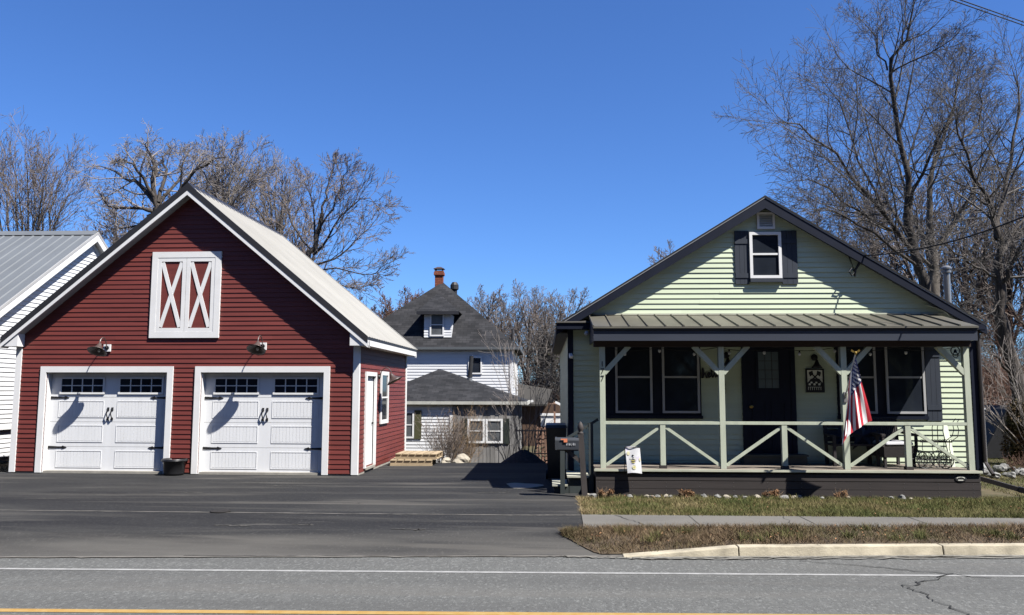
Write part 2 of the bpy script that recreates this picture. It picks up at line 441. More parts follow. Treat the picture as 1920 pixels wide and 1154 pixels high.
# ------------------------------------------------------------------ mesh helpers
class MB:
    def __init__(s):
        s.v, s.f, s.uv, s.mi = [], [], [], []

    def poly(s, pts, uv=None, m=0):
        b = len(s.v)
        s.v += [tuple(p) for p in pts]
        s.f.append(tuple(range(b, b+len(pts))))
        s.uv.append(uv)
        s.mi.append(m)

    def hexa(s, p, m=0):
        b = len(s.v)
        s.v += [tuple(q) for q in p]
        for f in ((0, 3, 2, 1), (4, 5, 6, 7), (0, 1, 5, 4), (1, 2, 6, 5), (2, 3, 7, 6), (3, 0, 4, 7)):
            s.f.append(tuple(b+i for i in f))
            s.uv.append(None)
            s.mi.append(m)

    def box(s, x0, x1, y0, y1, z0, z1, m=0):
        s.hexa([(x0, y0, z0), (x1, y0, z0), (x1, y1, z0), (x0, y1, z0), (x0, y0, z1), (x1, y0, z1), (x1, y1, z1), (x0, y1, z1)], m)

    def bar(s, p, q, w, h, up=(0, 0, 1), m=0):
        p, q, up = Vector(p), Vector(q), Vector(up)
        d = (q-p).normalized()
        a = d.cross(up)
        if a.length < 1e-4:
            a = d.cross(Vector((0, 1, 0)))
        a.normalize()
        c = a.cross(d).normalized()
        a *= w/2
        c *= h/2
        s.hexa([p-a-c, p+a-c, p+a+c, p-a+c, q-a-c, q+a-c, q+a+c, q-a+c], m)

    def prism(s, pts, y0, y1, m=0, M_=lambda u, o, z: (u, o, z)):
        """outline in the u-z plane, thick from y0 to y1"""
        n = len(pts)
        b = len(s.v)
        s.v += [M_(u, y0, z) for u, z in pts]+[M_(u, y1, z) for u, z in pts]
        fs = [tuple(b+i for i in range(n)), tuple(b+n+i for i in reversed(range(n)))]
        fs += [(b+i, b+n+i, b+n+(i+1) % n, b+(i+1) % n) for i in range(n)]
        for f in fs:
            s.f.append(f)
            s.uv.append(None)
            s.mi.append(m)

    def tube(s, pts, r, n=8, cap=True, m=0):
        pts = [Vector(p) for p in pts]
        rs = r if isinstance(r, (list, tuple)) else [r]*len(pts)
        b = len(s.v)
        prev = None
        for i, p in enumerate(pts):
            t = (pts[min(i+1, len(pts)-1)]-pts[max(i-1, 0)]).normalized()
            if prev is None:
                a = t.cross(Vector((0, 0, 1)))
                if a.length < 1e-3:
                    a = t.cross(Vector((0, 1, 0)))
            else:
                a = prev-t*prev.dot(t)
            a.normalize()
            prev = a
            c = t.cross(a)
            for k in range(n):
                g = 2*math.pi*k/n
                s.v.append(tuple(p+(a*math.cos(g)+c*math.sin(g))*rs[i]))
        for i in range(len(pts)-1):
            for k in range(n):
                s.f.append((b+i*n+k, b+i*n+(k+1) % n, b+(i+1)*n+(k+1) % n, b+(i+1)*n+k))
                s.uv.append(None)
                s.mi.append(m)
        if cap:
            s.f.append(tuple(b+k for k in reversed(range(n))))
            s.f.append(tuple(b+(len(pts)-1)*n+k for k in range(n)))
            s.uv += [None, None]
            s.mi += [m, m]

    def lathe(s, c, prof, n=16, m=0, axis='z'):
        b = len(s.v)
        for r, h in prof:
            for k in range(n):
                g = 2*math.pi*k/n
                x, y = r*math.cos(g), r*math.sin(g)
                s.v.append((c[0]+x, c[1]+y, c[2]+h) if axis == 'z' else (c[0]+x, c[1]-h, c[2]+y))
        for i in range(len(prof)-1):
            for k in range(n):
                s.f.append((b+i*n+k, b+i*n+(k+1) % n, b+(i+1)*n+(k+1) % n, b+(i+1)*n+k))
                s.uv.append(None)
                s.mi.append(m)
        s.f.append(tuple(b+k for k in reversed(range(n))))
        s.f.append(tuple(b+(len(prof)-1)*n+k for k in range(n)))
        s.uv += [None, None]
        s.mi += [m, m]

    def ring(s, c, r, t, n=20, axis='y', k=6, m=0):
        pts = []
        for i in range(n+1):
            g = 2*math.pi*i/n
            pts.append((c[0]+r*math.cos(g), c[1], c[2]+r*math.sin(g)) if axis == 'y' else (c[0]+r*math.cos(g), c[1]+r*math.sin(g), c[2]))
        s.tube(pts, t, k, False, m)

    def blob(s, c, rx, ry, rz, rng, rough=.25, n=2, m=0):
        bm = bmesh.new()
        bmesh.ops.create_icosphere(bm, subdivisions=n, radius=1)
        b = len(s.v)
        ph = [rng.uniform(0, 6) for _ in range(6)]
        for v in bm.verts:
            x, y, z = v.co
            k = 1+rough*(math.sin(3*x+ph[0])*math.sin(2.6*y+ph[1])+.6*math.sin(5*z+ph[2]+2*x))*.7+rng.uniform(-.05, .05)
            s.v.append((c[0]+x*rx*k, c[1]+y*ry*k, c[2]+z*rz*k))
        for f in bm.faces:
            s.f.append(tuple(b+v.index for v in f.verts))
            s.uv.append(None)
            s.mi.append(m)
        bm.free()

    def build(s, name, m, parent=None, off=(0, 0, 0), smooth=False, recalc=True):
        me = bpy.data.meshes.new(name)
        me.from_pydata([(x-off[0], y-off[1], z-off[2]) for x, y, z in s.v], [], s.f)
        ms = m if isinstance(m, (list, tuple)) else [m]
        for q in ms:
            me.materials.append(M[q])
        if len(ms) > 1:
            me.polygons.foreach_set('material_index', s.mi)
        if any(u is not None for u in s.uv):
            ul = me.uv_layers.new(name='UVMap')
            for p, u in zip(me.polygons, s.uv):
                if u:
                    for li, c in zip(p.loop_indices, u):
                        ul.data[li].uv = c
        if recalc:
            bm = bmesh.new()
            bm.from_mesh(me)
            bmesh.ops.recalc_face_normals(bm, faces=bm.faces)
            bm.to_mesh(me)
            bm.free()
        if smooth:
            me.polygons.foreach_set('use_smooth', [True]*len(me.polygons))
        me.update()
        o = bpy.data.objects.new(name, me)
        COL.objects.link(o)
        if parent:
            o.parent = parent
        return o


def tag(o, label, cat, group=None, kind=None):
    if label:
        o['label'] = label
    if cat:
        o['category'] = cat
    if group:
        o['group'] = group
    if kind:
        o['kind'] = kind
    return o


def thing(name, label, cat, loc, rz=0.0, group=None):
    o = bpy.data.objects.new(name, None)
    o.empty_display_size = 0.2
    COL.objects.link(o)
    o.location = loc
    o.rotation_euler = (0, 0, rz)
    return tag(o, label, cat, group)


def struct(o):
    o['kind'] = 'structure'
    return o


def copy_tree(o, parent=None):
    c = o.copy()
    COL.objects.link(c)
    if parent:
        c.parent = parent
    for ch in list(o.children):
        copy_tree(ch, c)
    return c


def siding(mb, z0, z1, xl, xr, holes=(), c=0.1, lap=0.018, out=-1, base=0.0, Mf=None, m=0, seed=1):
    """lapped boards on the u-z plane; out = side the wall faces; Mf maps (u, o, z) to space"""
    if Mf is None:
        def Mf(u, o, z): return (u, base+out*o, z)
    sr = random.Random(seed*17+int(z1*100))
    z = z0
    while z < z1-1e-4:
        zt = min(z+c, z1)
        zm = (z+zt)/2
        segs = [(xl(z), xl(zt), xr(z), xr(zt))]
        for hx0, hx1, hz0, hz1 in holes:
            if hz0-.001 < zm < hz1+.001:
                ns = []
                for a, at_, b, bt in segs:
                    if hx0 > a and hx0 < b:
                        ns.append((a, at_, hx0, hx0))
                    if hx1 > a and hx1 < b:
                        ns.append((hx1, hx1, b, bt))
                    if hx1 <= a or hx0 >= b:
                        ns.append((a, at_, b, bt))
                segs = ns
        for a, at_, b, bt in segs:
            if b-a < .01:
                continue
            if bt < at_:
                at_ = bt = (at_+bt)/2
            cuts = [a]
            u = a+sr.uniform(.8, 3.7)
            while u < min(b, bt)-.4:
                if u > max(a, at_)+.4:
                    cuts.append(u)
                u += sr.uniform(2.8, 3.8)
            cuts.append(b)
            for i in range(len(cuts)-1):
                ca, cb = cuts[i], cuts[i+1]
                ta = at_ if i == 0 else ca
                tb = bt if i == len(cuts)-2 else cb
                l2 = lap+(.001 if i % 2 else 0)+sr.uniform(-.001, .001)
                mb.poly([Mf(ca, 0, z), Mf(cb, 0, z), Mf(cb, l2, z), Mf(ca, l2, z)], m=m)
                n_ = len(mb.v)
                mb.v += [Mf(tb, .003, zt), Mf(ta, .003, zt)]
                mb.f.append((n_-1, n_-2, n_, n_+1))
                mb.uv.append(None)
                mb.mi.append(m)
        z = zt


def rect_frame(mb, x0, x1, z0, z1, w, y0, y1, Mf=lambda u, o, z: (u, o, z), bottom=True, m=0):
    def bx(a, b, c, d):
        mb.hexa([Mf(a, y0, c), Mf(b, y0, c), Mf(b, y1, c), Mf(a, y1, c), Mf(a, y0, d), Mf(b, y0, d), Mf(b, y1, d), Mf(a, y1, d)], m)
    bx(x0, x0+w, z0, z1-w)
    bx(x1-w, x1, z0, z1-w)
    bx(x0, x1, z1-w, z1)
    if bottom:
        bx(x0+w, x1-w, z0, z0+w)


def pxbox(mb, Mf, a, b, y0, y1, c, d, m=0):
    mb.hexa([Mf(a, y0, c), Mf(b, y0, c), Mf(b, y1, c), Mf(a, y1, c), Mf(a, y0, d), Mf(b, y0, d), Mf(b, y1, d), Mf(a, y1, d)], m)


def sash_window(root, x0, x1, z0, z1, Mf, off, frame='white', glass='glass', w=.05, proud=(.02, .06), rail=None, name='window', curtain=False):
    """double-hung window on a wall; frame is the part, panes and rail its sub-parts"""
    f = MB()
    rect_frame(f, x0, x1, z0, z1, w, proud[0], proud[1], Mf)
    fo = f.build(name, frame, root, off)
    zr = rail if rail else (z0+z1)/2
    r = MB()
    pxbox(r, Mf, x0+w, x1-w, proud[0], proud[1]-.012, zr-.018, zr+.018)
    r.build('meeting_rail', frame, fo, off)
    for a, b in ((z0+w, zr-.018), (zr+.018, z1-w)):
        g = MB()
        pxbox(g, Mf, x0+w, x1-w, proud[0]-.01, proud[0]+.012, a, b)
        g.build('pane', glass, fo, off)
    if curtain:
        g = MB()
        pxbox(g, Mf, x0+w, x0+w+(x1-x0-2*w)*.45, proud[0]+.010, proud[0]+.014, z0+w+.05, z0+w+(zr-z0)*.65)
        pxbox(g, Mf, x0+w, x0+w+(x1-x0-2*w)*.5, proud[0]+.010, proud[0]+.014, zr+.02, zr+.09)
        g.build('curtain', 'curtain', fo, off)
    return fo


def font_mesh(name, text, size, mt, parent, loc, thick=.004):
    cu = bpy.data.curves.new(name, 'FONT')
    cu.body = text
    cu.size = size
    cu.extrude = thick
    cu.align_x = 'CENTER'
    tmp = bpy.data.objects.new(name, cu)
    COL.objects.link(tmp)
    dg = bpy.context.evaluated_depsgraph_get()
    me = bpy.data.meshes.new_from_object(tmp.evaluated_get(dg))
    bpy.data.objects.remove(tmp)
    me.transform(Matrix.Rotation(math.pi/2, 4, 'X'))
    me.materials.clear()
    me.materials.append(M[mt])
    o = bpy.data.objects.new(name, me)
    COL.objects.link(o)
    o.parent = parent
    o.location = loc
    return o

# ------------------------------------------------------------------ ground, road, walk, lawn
def smooth(t):
    t = max(0.0, min(1.0, t))
    return t*t*(3-2*t)


def terrain_z(x, y):
    if y < 10.4:
        return -.22
    if y < 10.9:
        return -.22+(y-10.4)/.5*.19
    s = 20.4 if -11.3 < x < 3 else 24.5
    return -.03-1.17*smooth((y-s)/6.5)


def grid_mesh(name, xs, ys, zf, m):
    nx = len(xs)
    v = [(x, y, zf(x, y)) for y in ys for x in xs]
    f = [(j*nx+i, j*nx+i+1, (j+1)*nx+i+1, (j+1)*nx+i) for j in range(len(ys)-1) for i in range(nx-1)]
    me = bpy.data.meshes.new(name)
    me.from_pydata(v, [], f)
    me.materials.append(M[m])
    me.polygons.foreach_set('use_smooth', [True]*len(f))
    o = bpy.data.objects.new(name, me)
    COL.objects.link(o)
    return struct(o)


xs = [-900, -300, -100, -50, -30, -20, -15, -13, -11.5, -11.2, -9, -7, -5, -3, -1, 1, 2.9, 3.1, 5, 8, 12, 16, 20, 30, 50, 100, 300, 900]
ys = [-60, 0, 5, 10.4, 10.9, 14, 18, 20.4]+[20.4+.8*i for i in range(1, 14)]+[34, 40, 50, 80, 150, 400, 1500]
grid_mesh('ground', xs, ys, terrain_z, 'terrain')


def sheet(name, pts, z, m, zf=None):
    b = MB()
    b.poly([(x, y, zf(x, y) if zf else z) for x, y in pts])
    return struct(b.build(name, m, recalc=False))


def kerb_y(x):
    return 9.535+.075*x


RZ = -.13
sheet('road', [(-70, -8), (70, -8), (70, 15.2), (30, 11.9), (5, 10.05), (.5, 9.72), (-2, 9.7), (-70, 7)], RZ, 'road')


def strip(name, y0, sl, w, z, m, x0=-40, x1=40):
    return sheet(name, [(x0, y0+sl*x0), (x1, y0+sl*x1), (x1, y0+sl*x1+w), (x0, y0+sl*x0+w)], z, m)


strip('white_road_line', 8.765, .0165, .07, RZ+.004, 'paint_white')
strip('yellow_road_line', 7.16, .022, .10, RZ+.004, 'paint_yellow')
strip('yellow_road_line', 6.96, .022, .10, RZ+.004, 'paint_yellow')


def drive_front(x):
    return 9.62+.06*x if x < 0 else 9.62+.05*x


def drive_z(x, y):
    return -.124+.124*smooth((y-drive_front(x))/1.1)


# driveway: rows of quads from the road edge to the back
b = MB()
def drive_right(y):
    pts = [(9.64, .95), (10.45, .46), (10.75, .62), (11.2, .52), (12, .52), (13.8, .57), (14.2, .86), (15.4, .46), (20.5, .44)]
    if y <= pts[0][0]:
        return pts[0][1]
    for (ya, xa), (yb, xb) in zip(pts, pts[1:]):
        if y <= yb:
            return xa+(xb-xa)*(y-ya)/(yb-ya)
    return pts[-1][1]


rows = []
N = 40
for j in range(26):
    t = j/25
    row = []
    for i in range(N+1):
        # x runs left to right; y follows the slanted front edge and straightens out
        k = i/N
        yb = 17.4
        x_l = -42
        y_ = 9.64+(yb-9.64)*t**1.5
        xr = drive_right(y_)
        x = x_l+(xr-x_l)*k**.8
        y = drive_front(x)+(yb-drive_front(x))*t**1.5
        row.append((x, y, drive_z(x, y)))
    rows.append(row)
for j in range(25):
    for i in range(N):
        b.poly([rows[j][i], rows[j][i+1], rows[j+1][i+1], rows[j+1][i]])
for j in range(8):
    ya, yb2 = 17.4+j*.36, 17.4+(j+1)*.36
    xa, xb = -3.95+.027*(ya-17), -3.95+.027*(yb2-17)
    b.poly([(xa, ya, 0), (drive_right(ya), ya, 0), (drive_right(yb2), yb2, 0), (xb, yb2, 0)])
drive = struct(b.build('driveway', 'drive', recalc=False))

# sidewalk slab, verge and lawn
walk = MB()
wf = [(.50, 10.74), (6.35, 11.21), (20, 12.3)]
wb = [(20, 13.1), (6.8, 11.93), (.52, 11.93)]
walk.poly([(x, y, .012) for x, y in wf+wb])
struct(walk.build('sidewalk', 'walk', recalc=False))
def verge_front(x):
    return 10.45-(x-.18)*1.614 if x < .62 else max(9.735, kerb_y(x)+.15) if x < 1 else kerb_y(x)+.15


def verge_back(x):
    return 10.45+(x-.18)*.9 if x < .5 else 10.74+.08*(x-.5)


def verge_z(x, y):
    d_ = drive_z(x, y)+.012
    if x < .6:
        return d_
    zf_ = RZ+.02+.098*min(1, max(0, (x-.9)/1.34))-.004
    z_ = zf_+(-.012-zf_)*smooth((y-verge_front(x))/.6)
    k = smooth((x-.6)/.35)
    return max(d_*(1-k)+z_*k, d_)


vb = MB()
vx = [.18, .26, .34, .42, .5, .58, .66, .76, .88, 1.0, 1.2, 1.5, 1.8, 2.1, 2.5, 3, 4, 5, 6, 7, 9, 12, 16, 20]
for xa, xb in zip(vx, vx[1:]):
    for r_ in range(6):
        q = []
        for x, t in ((xa, r_/6), (xb, r_/6), (xb, (r_+1)/6), (xa, (r_+1)/6)):
            y = verge_front(x)+(verge_back(x)-verge_front(x))*t
            q.append((x, y, verge_z(x, y)))
        vb.poly(q)
struct(vb.build('verge', 'verge', recalc=False))
sheet('lawn', [(.52, 11.93), (6.8, 11.93), (20, 13.1), (20, 14.8), (7.6, 14.3), (7.3, 15.2), (.8, 15.2), (.86, 14.05), (.57, 13.85)], -.005, 'lawn')

kb = MB()
for x0, x1, h0, h1 in ((.9, 2.24, .02, .118), (2.252, 4.66, .12, .12), (4.672, 7.6, .12, .12), (7.612, 20, .12, .12)):
    y0, y1 = kerb_y(x0), kerb_y(x1)
    kb.hexa([(x0, y0, RZ), (x1, y1, RZ), (x1, y1+.16, RZ), (x0, y0+.16, RZ),
             (x0, y0+.025, RZ+h0), (x1, y1+.025, RZ+h1), (x1, y1+.16, RZ+h1), (x0, y0+.16, RZ+h0)])
ko = kb.build('kerb', 'kerb')
bv = ko.modifiers.new('bevel', 'BEVEL')
bv.width = .018
bv.segments = 2
struct(ko)


def wobble(pts, rng, amp, n):
    out = []
    for (xa, ya), (xb, yb) in zip(pts, pts[1:]):
        for i in range(n):
            t = i/n
            out.append((xa+(xb-xa)*t+rng.uniform(-amp, amp), ya+(yb-ya)*t+rng.uniform(-amp, amp)))
    return out+[pts[-1]]


def crack(name, pts, w, z, m='crack', amp=.03, n=7, seed=1):
    rng = random.Random(seed)
    p = wobble(pts, rng, amp, n)
    b = MB()
    L = []
    for i, (x, y) in enumerate(p):
        ww = w*rng.uniform(.35, 1.15)
        xa, ya = p[max(i-1, 0)]
        xb, yb = p[min(i+1, len(p)-1)]
        d = Vector((xb-xa, yb-ya, 0)).normalized()
        L.append(((x-d.y*ww, y+d.x*ww, z), (x+d.y*ww, y-d.x*ww, z)))
    for a, c in zip(L, L[1:]):
        b.poly([a[0], a[1], c[1], c[0]])
    return struct(b.build(name, m, recalc=False))


g = lambda x, y: (x, y)
crack('road_crack', [(2.9, 9.53), (3.6, 9.25), (4.1, 9.0), (4.6, 8.75)], .009, RZ+.0085, seed=3)
crack('road_crack', [(4.3, 8.93), (3.85, 8.6), (3.55, 8.35), (3.6, 8.0), (3.62, 7.5), (3.66, 6.9)], .010, RZ+.0085, seed=5, amp=.045)
crack('walk_crack', [(1.0, 11.9), (1.25, 11.3), (1.3, 10.85)], .010, .016, seed=7)
crack('walk_crack', [(3.4, 11.9), (3.3, 11.1)], .006, .016, seed=9)
for xj in (2.05, 3.62, 5.15, 6.7, 8.2):
    crack('walk_joint', [(xj, 11.93), (xj+.01, 10.74+.08*(xj-.5))], .006, .0155, amp=.002, n=4, seed=int(xj*10))
# seams where the driveway was paved in strips, with sand drifted along them
crack('driveway_seam', [(-20, 11.75), (-8.15, 11.97), (-4, 11.9), (-.5, 11.88), (.5, 11.93)], .025, .004, 'sand', .012, 30, 11)
crack('driveway_seam', [(-20, 8.48), (-8.0, 9.16), (-4, 9.40), (0, 9.64), (.9, 9.66)], .035, RZ+.0105, 'sand', .012, 30, 12)
crack('driveway_seam', [(-4.2, 9.44), (-2, 9.54), (.2, 9.68)], .008, RZ+.0155, 'crack', .008, 20, 13)


crack('gutter_grit', [(1.0, kerb_y(1.0)-.05), (2.5, kerb_y(2.5)-.045), (5, kerb_y(5)-.05), (9, kerb_y(9)-.05)], .05, RZ+.0185, 'grit', .012, 24, 21)
crack('gutter_grit', [(.2, 9.62), (1.2, kerb_y(1.2)-.10), (3.2, kerb_y(3.2)-.13), (6.5, kerb_y(6.5)-.14)], .025, RZ+.0145, 'grit', .03, 24, 22)

# ------------------------------------------------------------------ the red two-car garage
GO = (-11.592, 17.275, 0)
GR = -.0275
GW, GD, GH, GA = 7.62, 5.07, 3.10, 6.253
GX = GW/2
SL = (GA-GH)/GX
gar = thing('garage', 'barn red two-car garage with white trim and pale metal roof', 'garage', GO, GR)
TH = .17


def groof_under(x):
    return GA-TH-SL*abs(x-GX)


d1 = (.71, 3.43)
d2 = (4.19, 6.88)
DZ = 2.165
b = MB()
siding(b, .04, groof_under(GX)-.01, lambda z: max(0, GX-(GA-TH-z)/SL), lambda z: min(GW, GX+(GA-TH-z)/SL),
       holes=[(d1[0], d1[1], 0, DZ), (d2[0], d2[1], 0, DZ)], c=.1015, lap=.016)
SIDE = lambda u, o, z: (GW+o, u, z)
siding(b, .04, GH-.2, lambda z: 0, lambda z: GD, holes=[(.62, 1.42, .1, 2.12)], c=.1015, lap=.016, Mf=SIDE)
b.poly([(0, .01, 0), (0, GD, 0), (0, GD, GH), (0, .01, GH)])
b.poly([(0, GD, 0), (GW, GD, 0), (GW, GD, GH), (GX, GD, GA-TH), (0, GD, GH)])
b.poly([(0, 0, GH-.01), (GW, 0, GH-.01), (GW, GD, GH-.01), (0, GD, GH-.01)])
b.build('wall', 'red', gar, recalc=False)
b = MB()
b.box(.02, GW+.012, .015, GD, -.5, .05)
b.build('foundation', 'concrete', gar)
# corner boards and the trim board at the eaves
for x0, x1 in ((-.02, .11), (GW-.11, GW+.026)):
    b = MB()
    b.box(x0, x1, -.035, .06, .02, 2.86)
    b.build('corner_board', 'white', gar)
b = MB()
b.box(GW-.01, GW+.03, GD-.12, GD+.01, .05, 2.86)
b.build('corner_board', 'white', gar)
# roof: ribbed metal on both slopes
ov, ovr = .24, .235
y0, y1 = -ovr, GD+ovr
b = MB()
rib, pitchn = .03, .2286
ysl = []
y = y0
while y < y1-.05:
    ysl += [(y, 0), (y+.07, 0), (y+.085, rib), (y+.125, rib), (y+.14, 0)]
    y += pitchn
ysl.append((y1, 0))
for sgn in (-1, 1):
    xe = GX+sgn*(GX+ov)
    ze = GA-SL*(GX+ov)
    nx, nz = sgn*math.sin(math.atan(SL)), math.cos(math.atan(SL))
    for (ya, ha), (yb, hb) in zip(ysl, ysl[1:]):
        P = lambda yy, hh, x, z: (x+nx*hh, yy, z+nz*hh)
        q = [P(ya, ha, GX, GA), P(yb, hb, GX, GA), P(yb, hb, xe, ze), P(ya, ha, xe, ze)]
        b.poly(q)
    # underside deck
    b.poly([(GX, y0, GA-.03), (xe, y0, ze-.03), (xe, y1, ze-.03), (GX, y1, GA-.03)])
ro = b.build('roof', 'steel_roof', gar, recalc=False)
b = MB()
b.prism([(GX-.16, GA-.16*SL+.012), (GX, GA+.035), (GX+.16, GA-.16*SL+.012), (GX+.16, GA-.16*SL+.03), (GX, GA+.055), (GX-.16, GA-.16*SL+.03)], y0-.01, y1+.01)
b.build('ridge_cap', 'darktrim', ro)
# rake trim: dark metal edge, white fascia, grey soffit
for yy, dy in ((y0, -1), (y1, 1)):
    ya, yb = (yy-.03, yy) if dy < 0 else (yy, yy+.03)
    for sgn in (-1, 1):
        xe = GX+sgn*(GX+ov)
        ze = GA-SL*(GX+ov)
        b = MB()
        b.prism([(GX, GA+.03), (xe, ze+.03), (xe, ze-.115), (GX, GA-.125)], ya, yb)
        b.build('rake_edge', 'darktrim', ro)
        b = MB()
        b.prism([(GX, GA-.127), (xe, ze-.117), (xe-sgn*.0, ze-.205), (GX, GA-.225)], ya+.006, yb+.006 if dy < 0 else yb-.006)
        b.build('rake_fascia', 'white', ro)
        b = MB()
        s0, s1 = (y0+.012, -.002) if dy < 0 else (GD+.002, y1-.012)
        b.hexa([(GX, s0, GA-.215), (xe, s0, ze-.205), (xe, s1, ze-.205), (GX, s1, GA-.215), (GX, s0, GA-.2), (xe, s0, ze-.19), (xe, s1, ze-.19), (GX, s1, GA-.2)])
        b.build('soffit', 'soffit', ro)
for sgn in (-1, 1):
    xe = GX+sgn*(GX+ov)
    ze = GA-SL*(GX+ov)
    xw = GX+sgn*GX
    a, c = sorted((xe-sgn*.0, xe-sgn*.03))
    b = MB()
    b.box(a, c, y0+.004, y1-.004, ze-.17, ze-.045)
    b.build('eave_fascia', 'white', ro)
    b = MB()
    a, c = sorted((xe+sgn*.004, xe-sgn*.035))
    b.box(a, c, y0-.02, y1+.02, ze-.046, ze+.02)
    b.build('eave_edge', 'darktrim', ro)
    b = MB()
    a, c = sorted((xe-sgn*.03, xw))
    b.box(a, c, y0+.02, y1-.02, ze-.172, ze-.15)
    b.build('soffit', 'white', ro)
    # boxed return at the gable end
    b = MB()
    xin = xw-sgn*.14
    b.prism([(xe, ze-.17), (xin, ze-.17), (xin, groof_under(xin)-.04), (xe, ze-.06)], y0+.001, -.001)
    b.build('eave_return', 'white', ro)
# door surrounds and the two overhead doors


def wallf(y):
    return lambda u, o, z: (u, y-o, z)


for x0, x1 in (d1, d2):
    f = MB()
    rect_frame(f, x0-.14, x1+.13, .015, DZ+.135, .13, 0, .045, wallf(-.0), bottom=False)
    # jambs
    f.box(x0-.02, x0+.012, .001, .2, .015, DZ)
    f.box(x1-.012, x1+.02, .001, .2, .015, DZ)
    f.box(x0+.012, x1-.012, .001, .2, DZ-.012, DZ+.02)
    f.build('door_surround', 'white', gar)
    w = x1-x0
    yd = .14
    d = MB()
    hs = [.035, .56, 1.095, 1.63, 2.15]
    for i in range(4):
        d.box(x0+.014, x1-.014, yd, yd+.05, hs[i]+.003, hs[i+1]-.003)
    d.box(x0+.02, x1-.02, yd+.02, yd+.045, .03, 2.15)
    # raised panels with grooved faces
    cols = [(x0+.075*w, x0+.455*w), (x0+.565*w, x0+.945*w)]
    for (a, c) in cols:
        for zb, zt in ((.108, .478), (.655, 1.025), (1.19, 1.555)):
            rect_frame(d, a, c, zb, zt, .018, -.001, .008, wallf(yd))
            n = 13
            for k in range(n):
                xx = a+.03+(c-a-.06)*k/n
                d.box(xx, xx+(c-a-.06)/n-.008, yd-.0035, yd+.002, zb+.03, zt-.03)
    do = d.build('garage_door', 'white_door', gar)
    s = MB()
    s.box(x0+.014, x1-.014, yd+.004, yd+.044, .018, .032)
    s.build('bottom_seal', 'black', do)
    for (a, c) in cols:
        wn_ = MB()
        rect_frame(wn_, a+.01, c-.0, 1.695, 2.07, .04, -.002, .022, wallf(yd))
        ax, cx = a+.05, c-.04
        for k in (1, 2, 3):
            xx = ax+(cx-ax)*k/4
            wn_.box(xx-.011, xx+.011, yd-.018, yd-.001, 1.735, 2.03)
        wn_.box(ax, cx, yd-.014, yd-.0012, 1.873, 1.893)
        wo = wn_.build('window', 'white', do)
        pz = MB()
        pz.box(ax-.005, cx+.005, yd-.006, yd+.01, 1.73, 2.035)
        pz.build('pane', 'glass', wo)
    for side in (-1, 1):
        for zz in (1.62, .545):
            h = MB()
            xa = x0+.02 if side < 0 else x1-.02
            L = .42*(-side)
            pts = [(xa, zz-.028), (xa, zz+.028), (xa+L*.72, zz+.014), (xa+L*.78, zz+.034), (xa+L, zz), (xa+L*.78, zz-.034), (xa+L*.72, zz-.014)]
            h.prism(pts, yd-.012, yd-.001)
            h.build('strap_hinge', 'black', do)
    for s_ in (-1, 1):
        h = MB()
        xc = x0+w*.51+s_*.047
        h.tube([(xc, yd-.004, 1.40), (xc+.004, yd-.045, 1.35), (xc-.012, yd-.055, 1.27), (xc+.012, yd-.05, 1.19), (xc, yd-.004, 1.14)], [.012, .014, .012, .014, .012], 6)
        h.box(xc-.022, xc+.022, yd-.014, yd-.002, 1.345, 1.41)
        h.box(xc-.022, xc+.022, yd-.014, yd-.002, 1.13, 1.19)
        h.build('handle', 'black', do)
# loft door with two crossed panels
lx0, lx1, lz0, lz1 = 2.985, 4.54, 2.915, 4.805
f = MB()
rect_frame(f, lx0, lx1, lz0, lz1, .13, -.001, .05, wallf(-.0))
lo = f.build('loft_door', 'white', gar)
f = MB()
f.box(lx0+.13, lx1-.13, -.024, -.001, lz0+.13, lz1-.13)
f.build('door_panel', 'red', lo)
f = MB()
xm = (lx0+lx1)/2
for a, c in ((lx0+.13, xm-.004), (xm+.004, lx1-.13)):
    rect_frame(f, a, c, lz0+.131, lz1-.131, .085, .024, .044, wallf(-.0))
    ia, ic, ib, it = a+.085, c-.085, lz0+.216, lz1-.216
    f.bar((ia+.02, -.033, ib+.02), (ic-.02, -.033, it-.02), .012, .085, up=(1, 0, -1))
    f.bar((ic-.02, -.035, ib+.02), (ia+.02, -.035, it-.02), .012, .085, up=(1, 0, 1))
f.build('crossed_brace', 'white', lo)
# side door and side window
f = MB()
rect_frame(f, .53, 1.50, .10, 2.20, .09, 0, .05, SIDE, bottom=False)
so = f.build('side_door', 'white', gar)
f = MB()
pxbox(f, SIDE, .62, 1.41, -.06, -.02, .1, 2.11)
f.build('door_leaf', 'white_door', so)
f = MB()
pxbox(f, SIDE, .60, 1.43, -.02, .06, .06, .11)
f.build('threshold', 'concrete', so)
f = MB()
f.lathe((GW+.0, 1.33, 1.03), [(.02, 0), (.03, .03), (.0, .04)], 8)
f.build('handle', 'black', so)
sash_window(gar, 1.93, 2.74, 1.0, 2.24, SIDE, (0, 0, 0), w=.09, proud=(.02, .055))


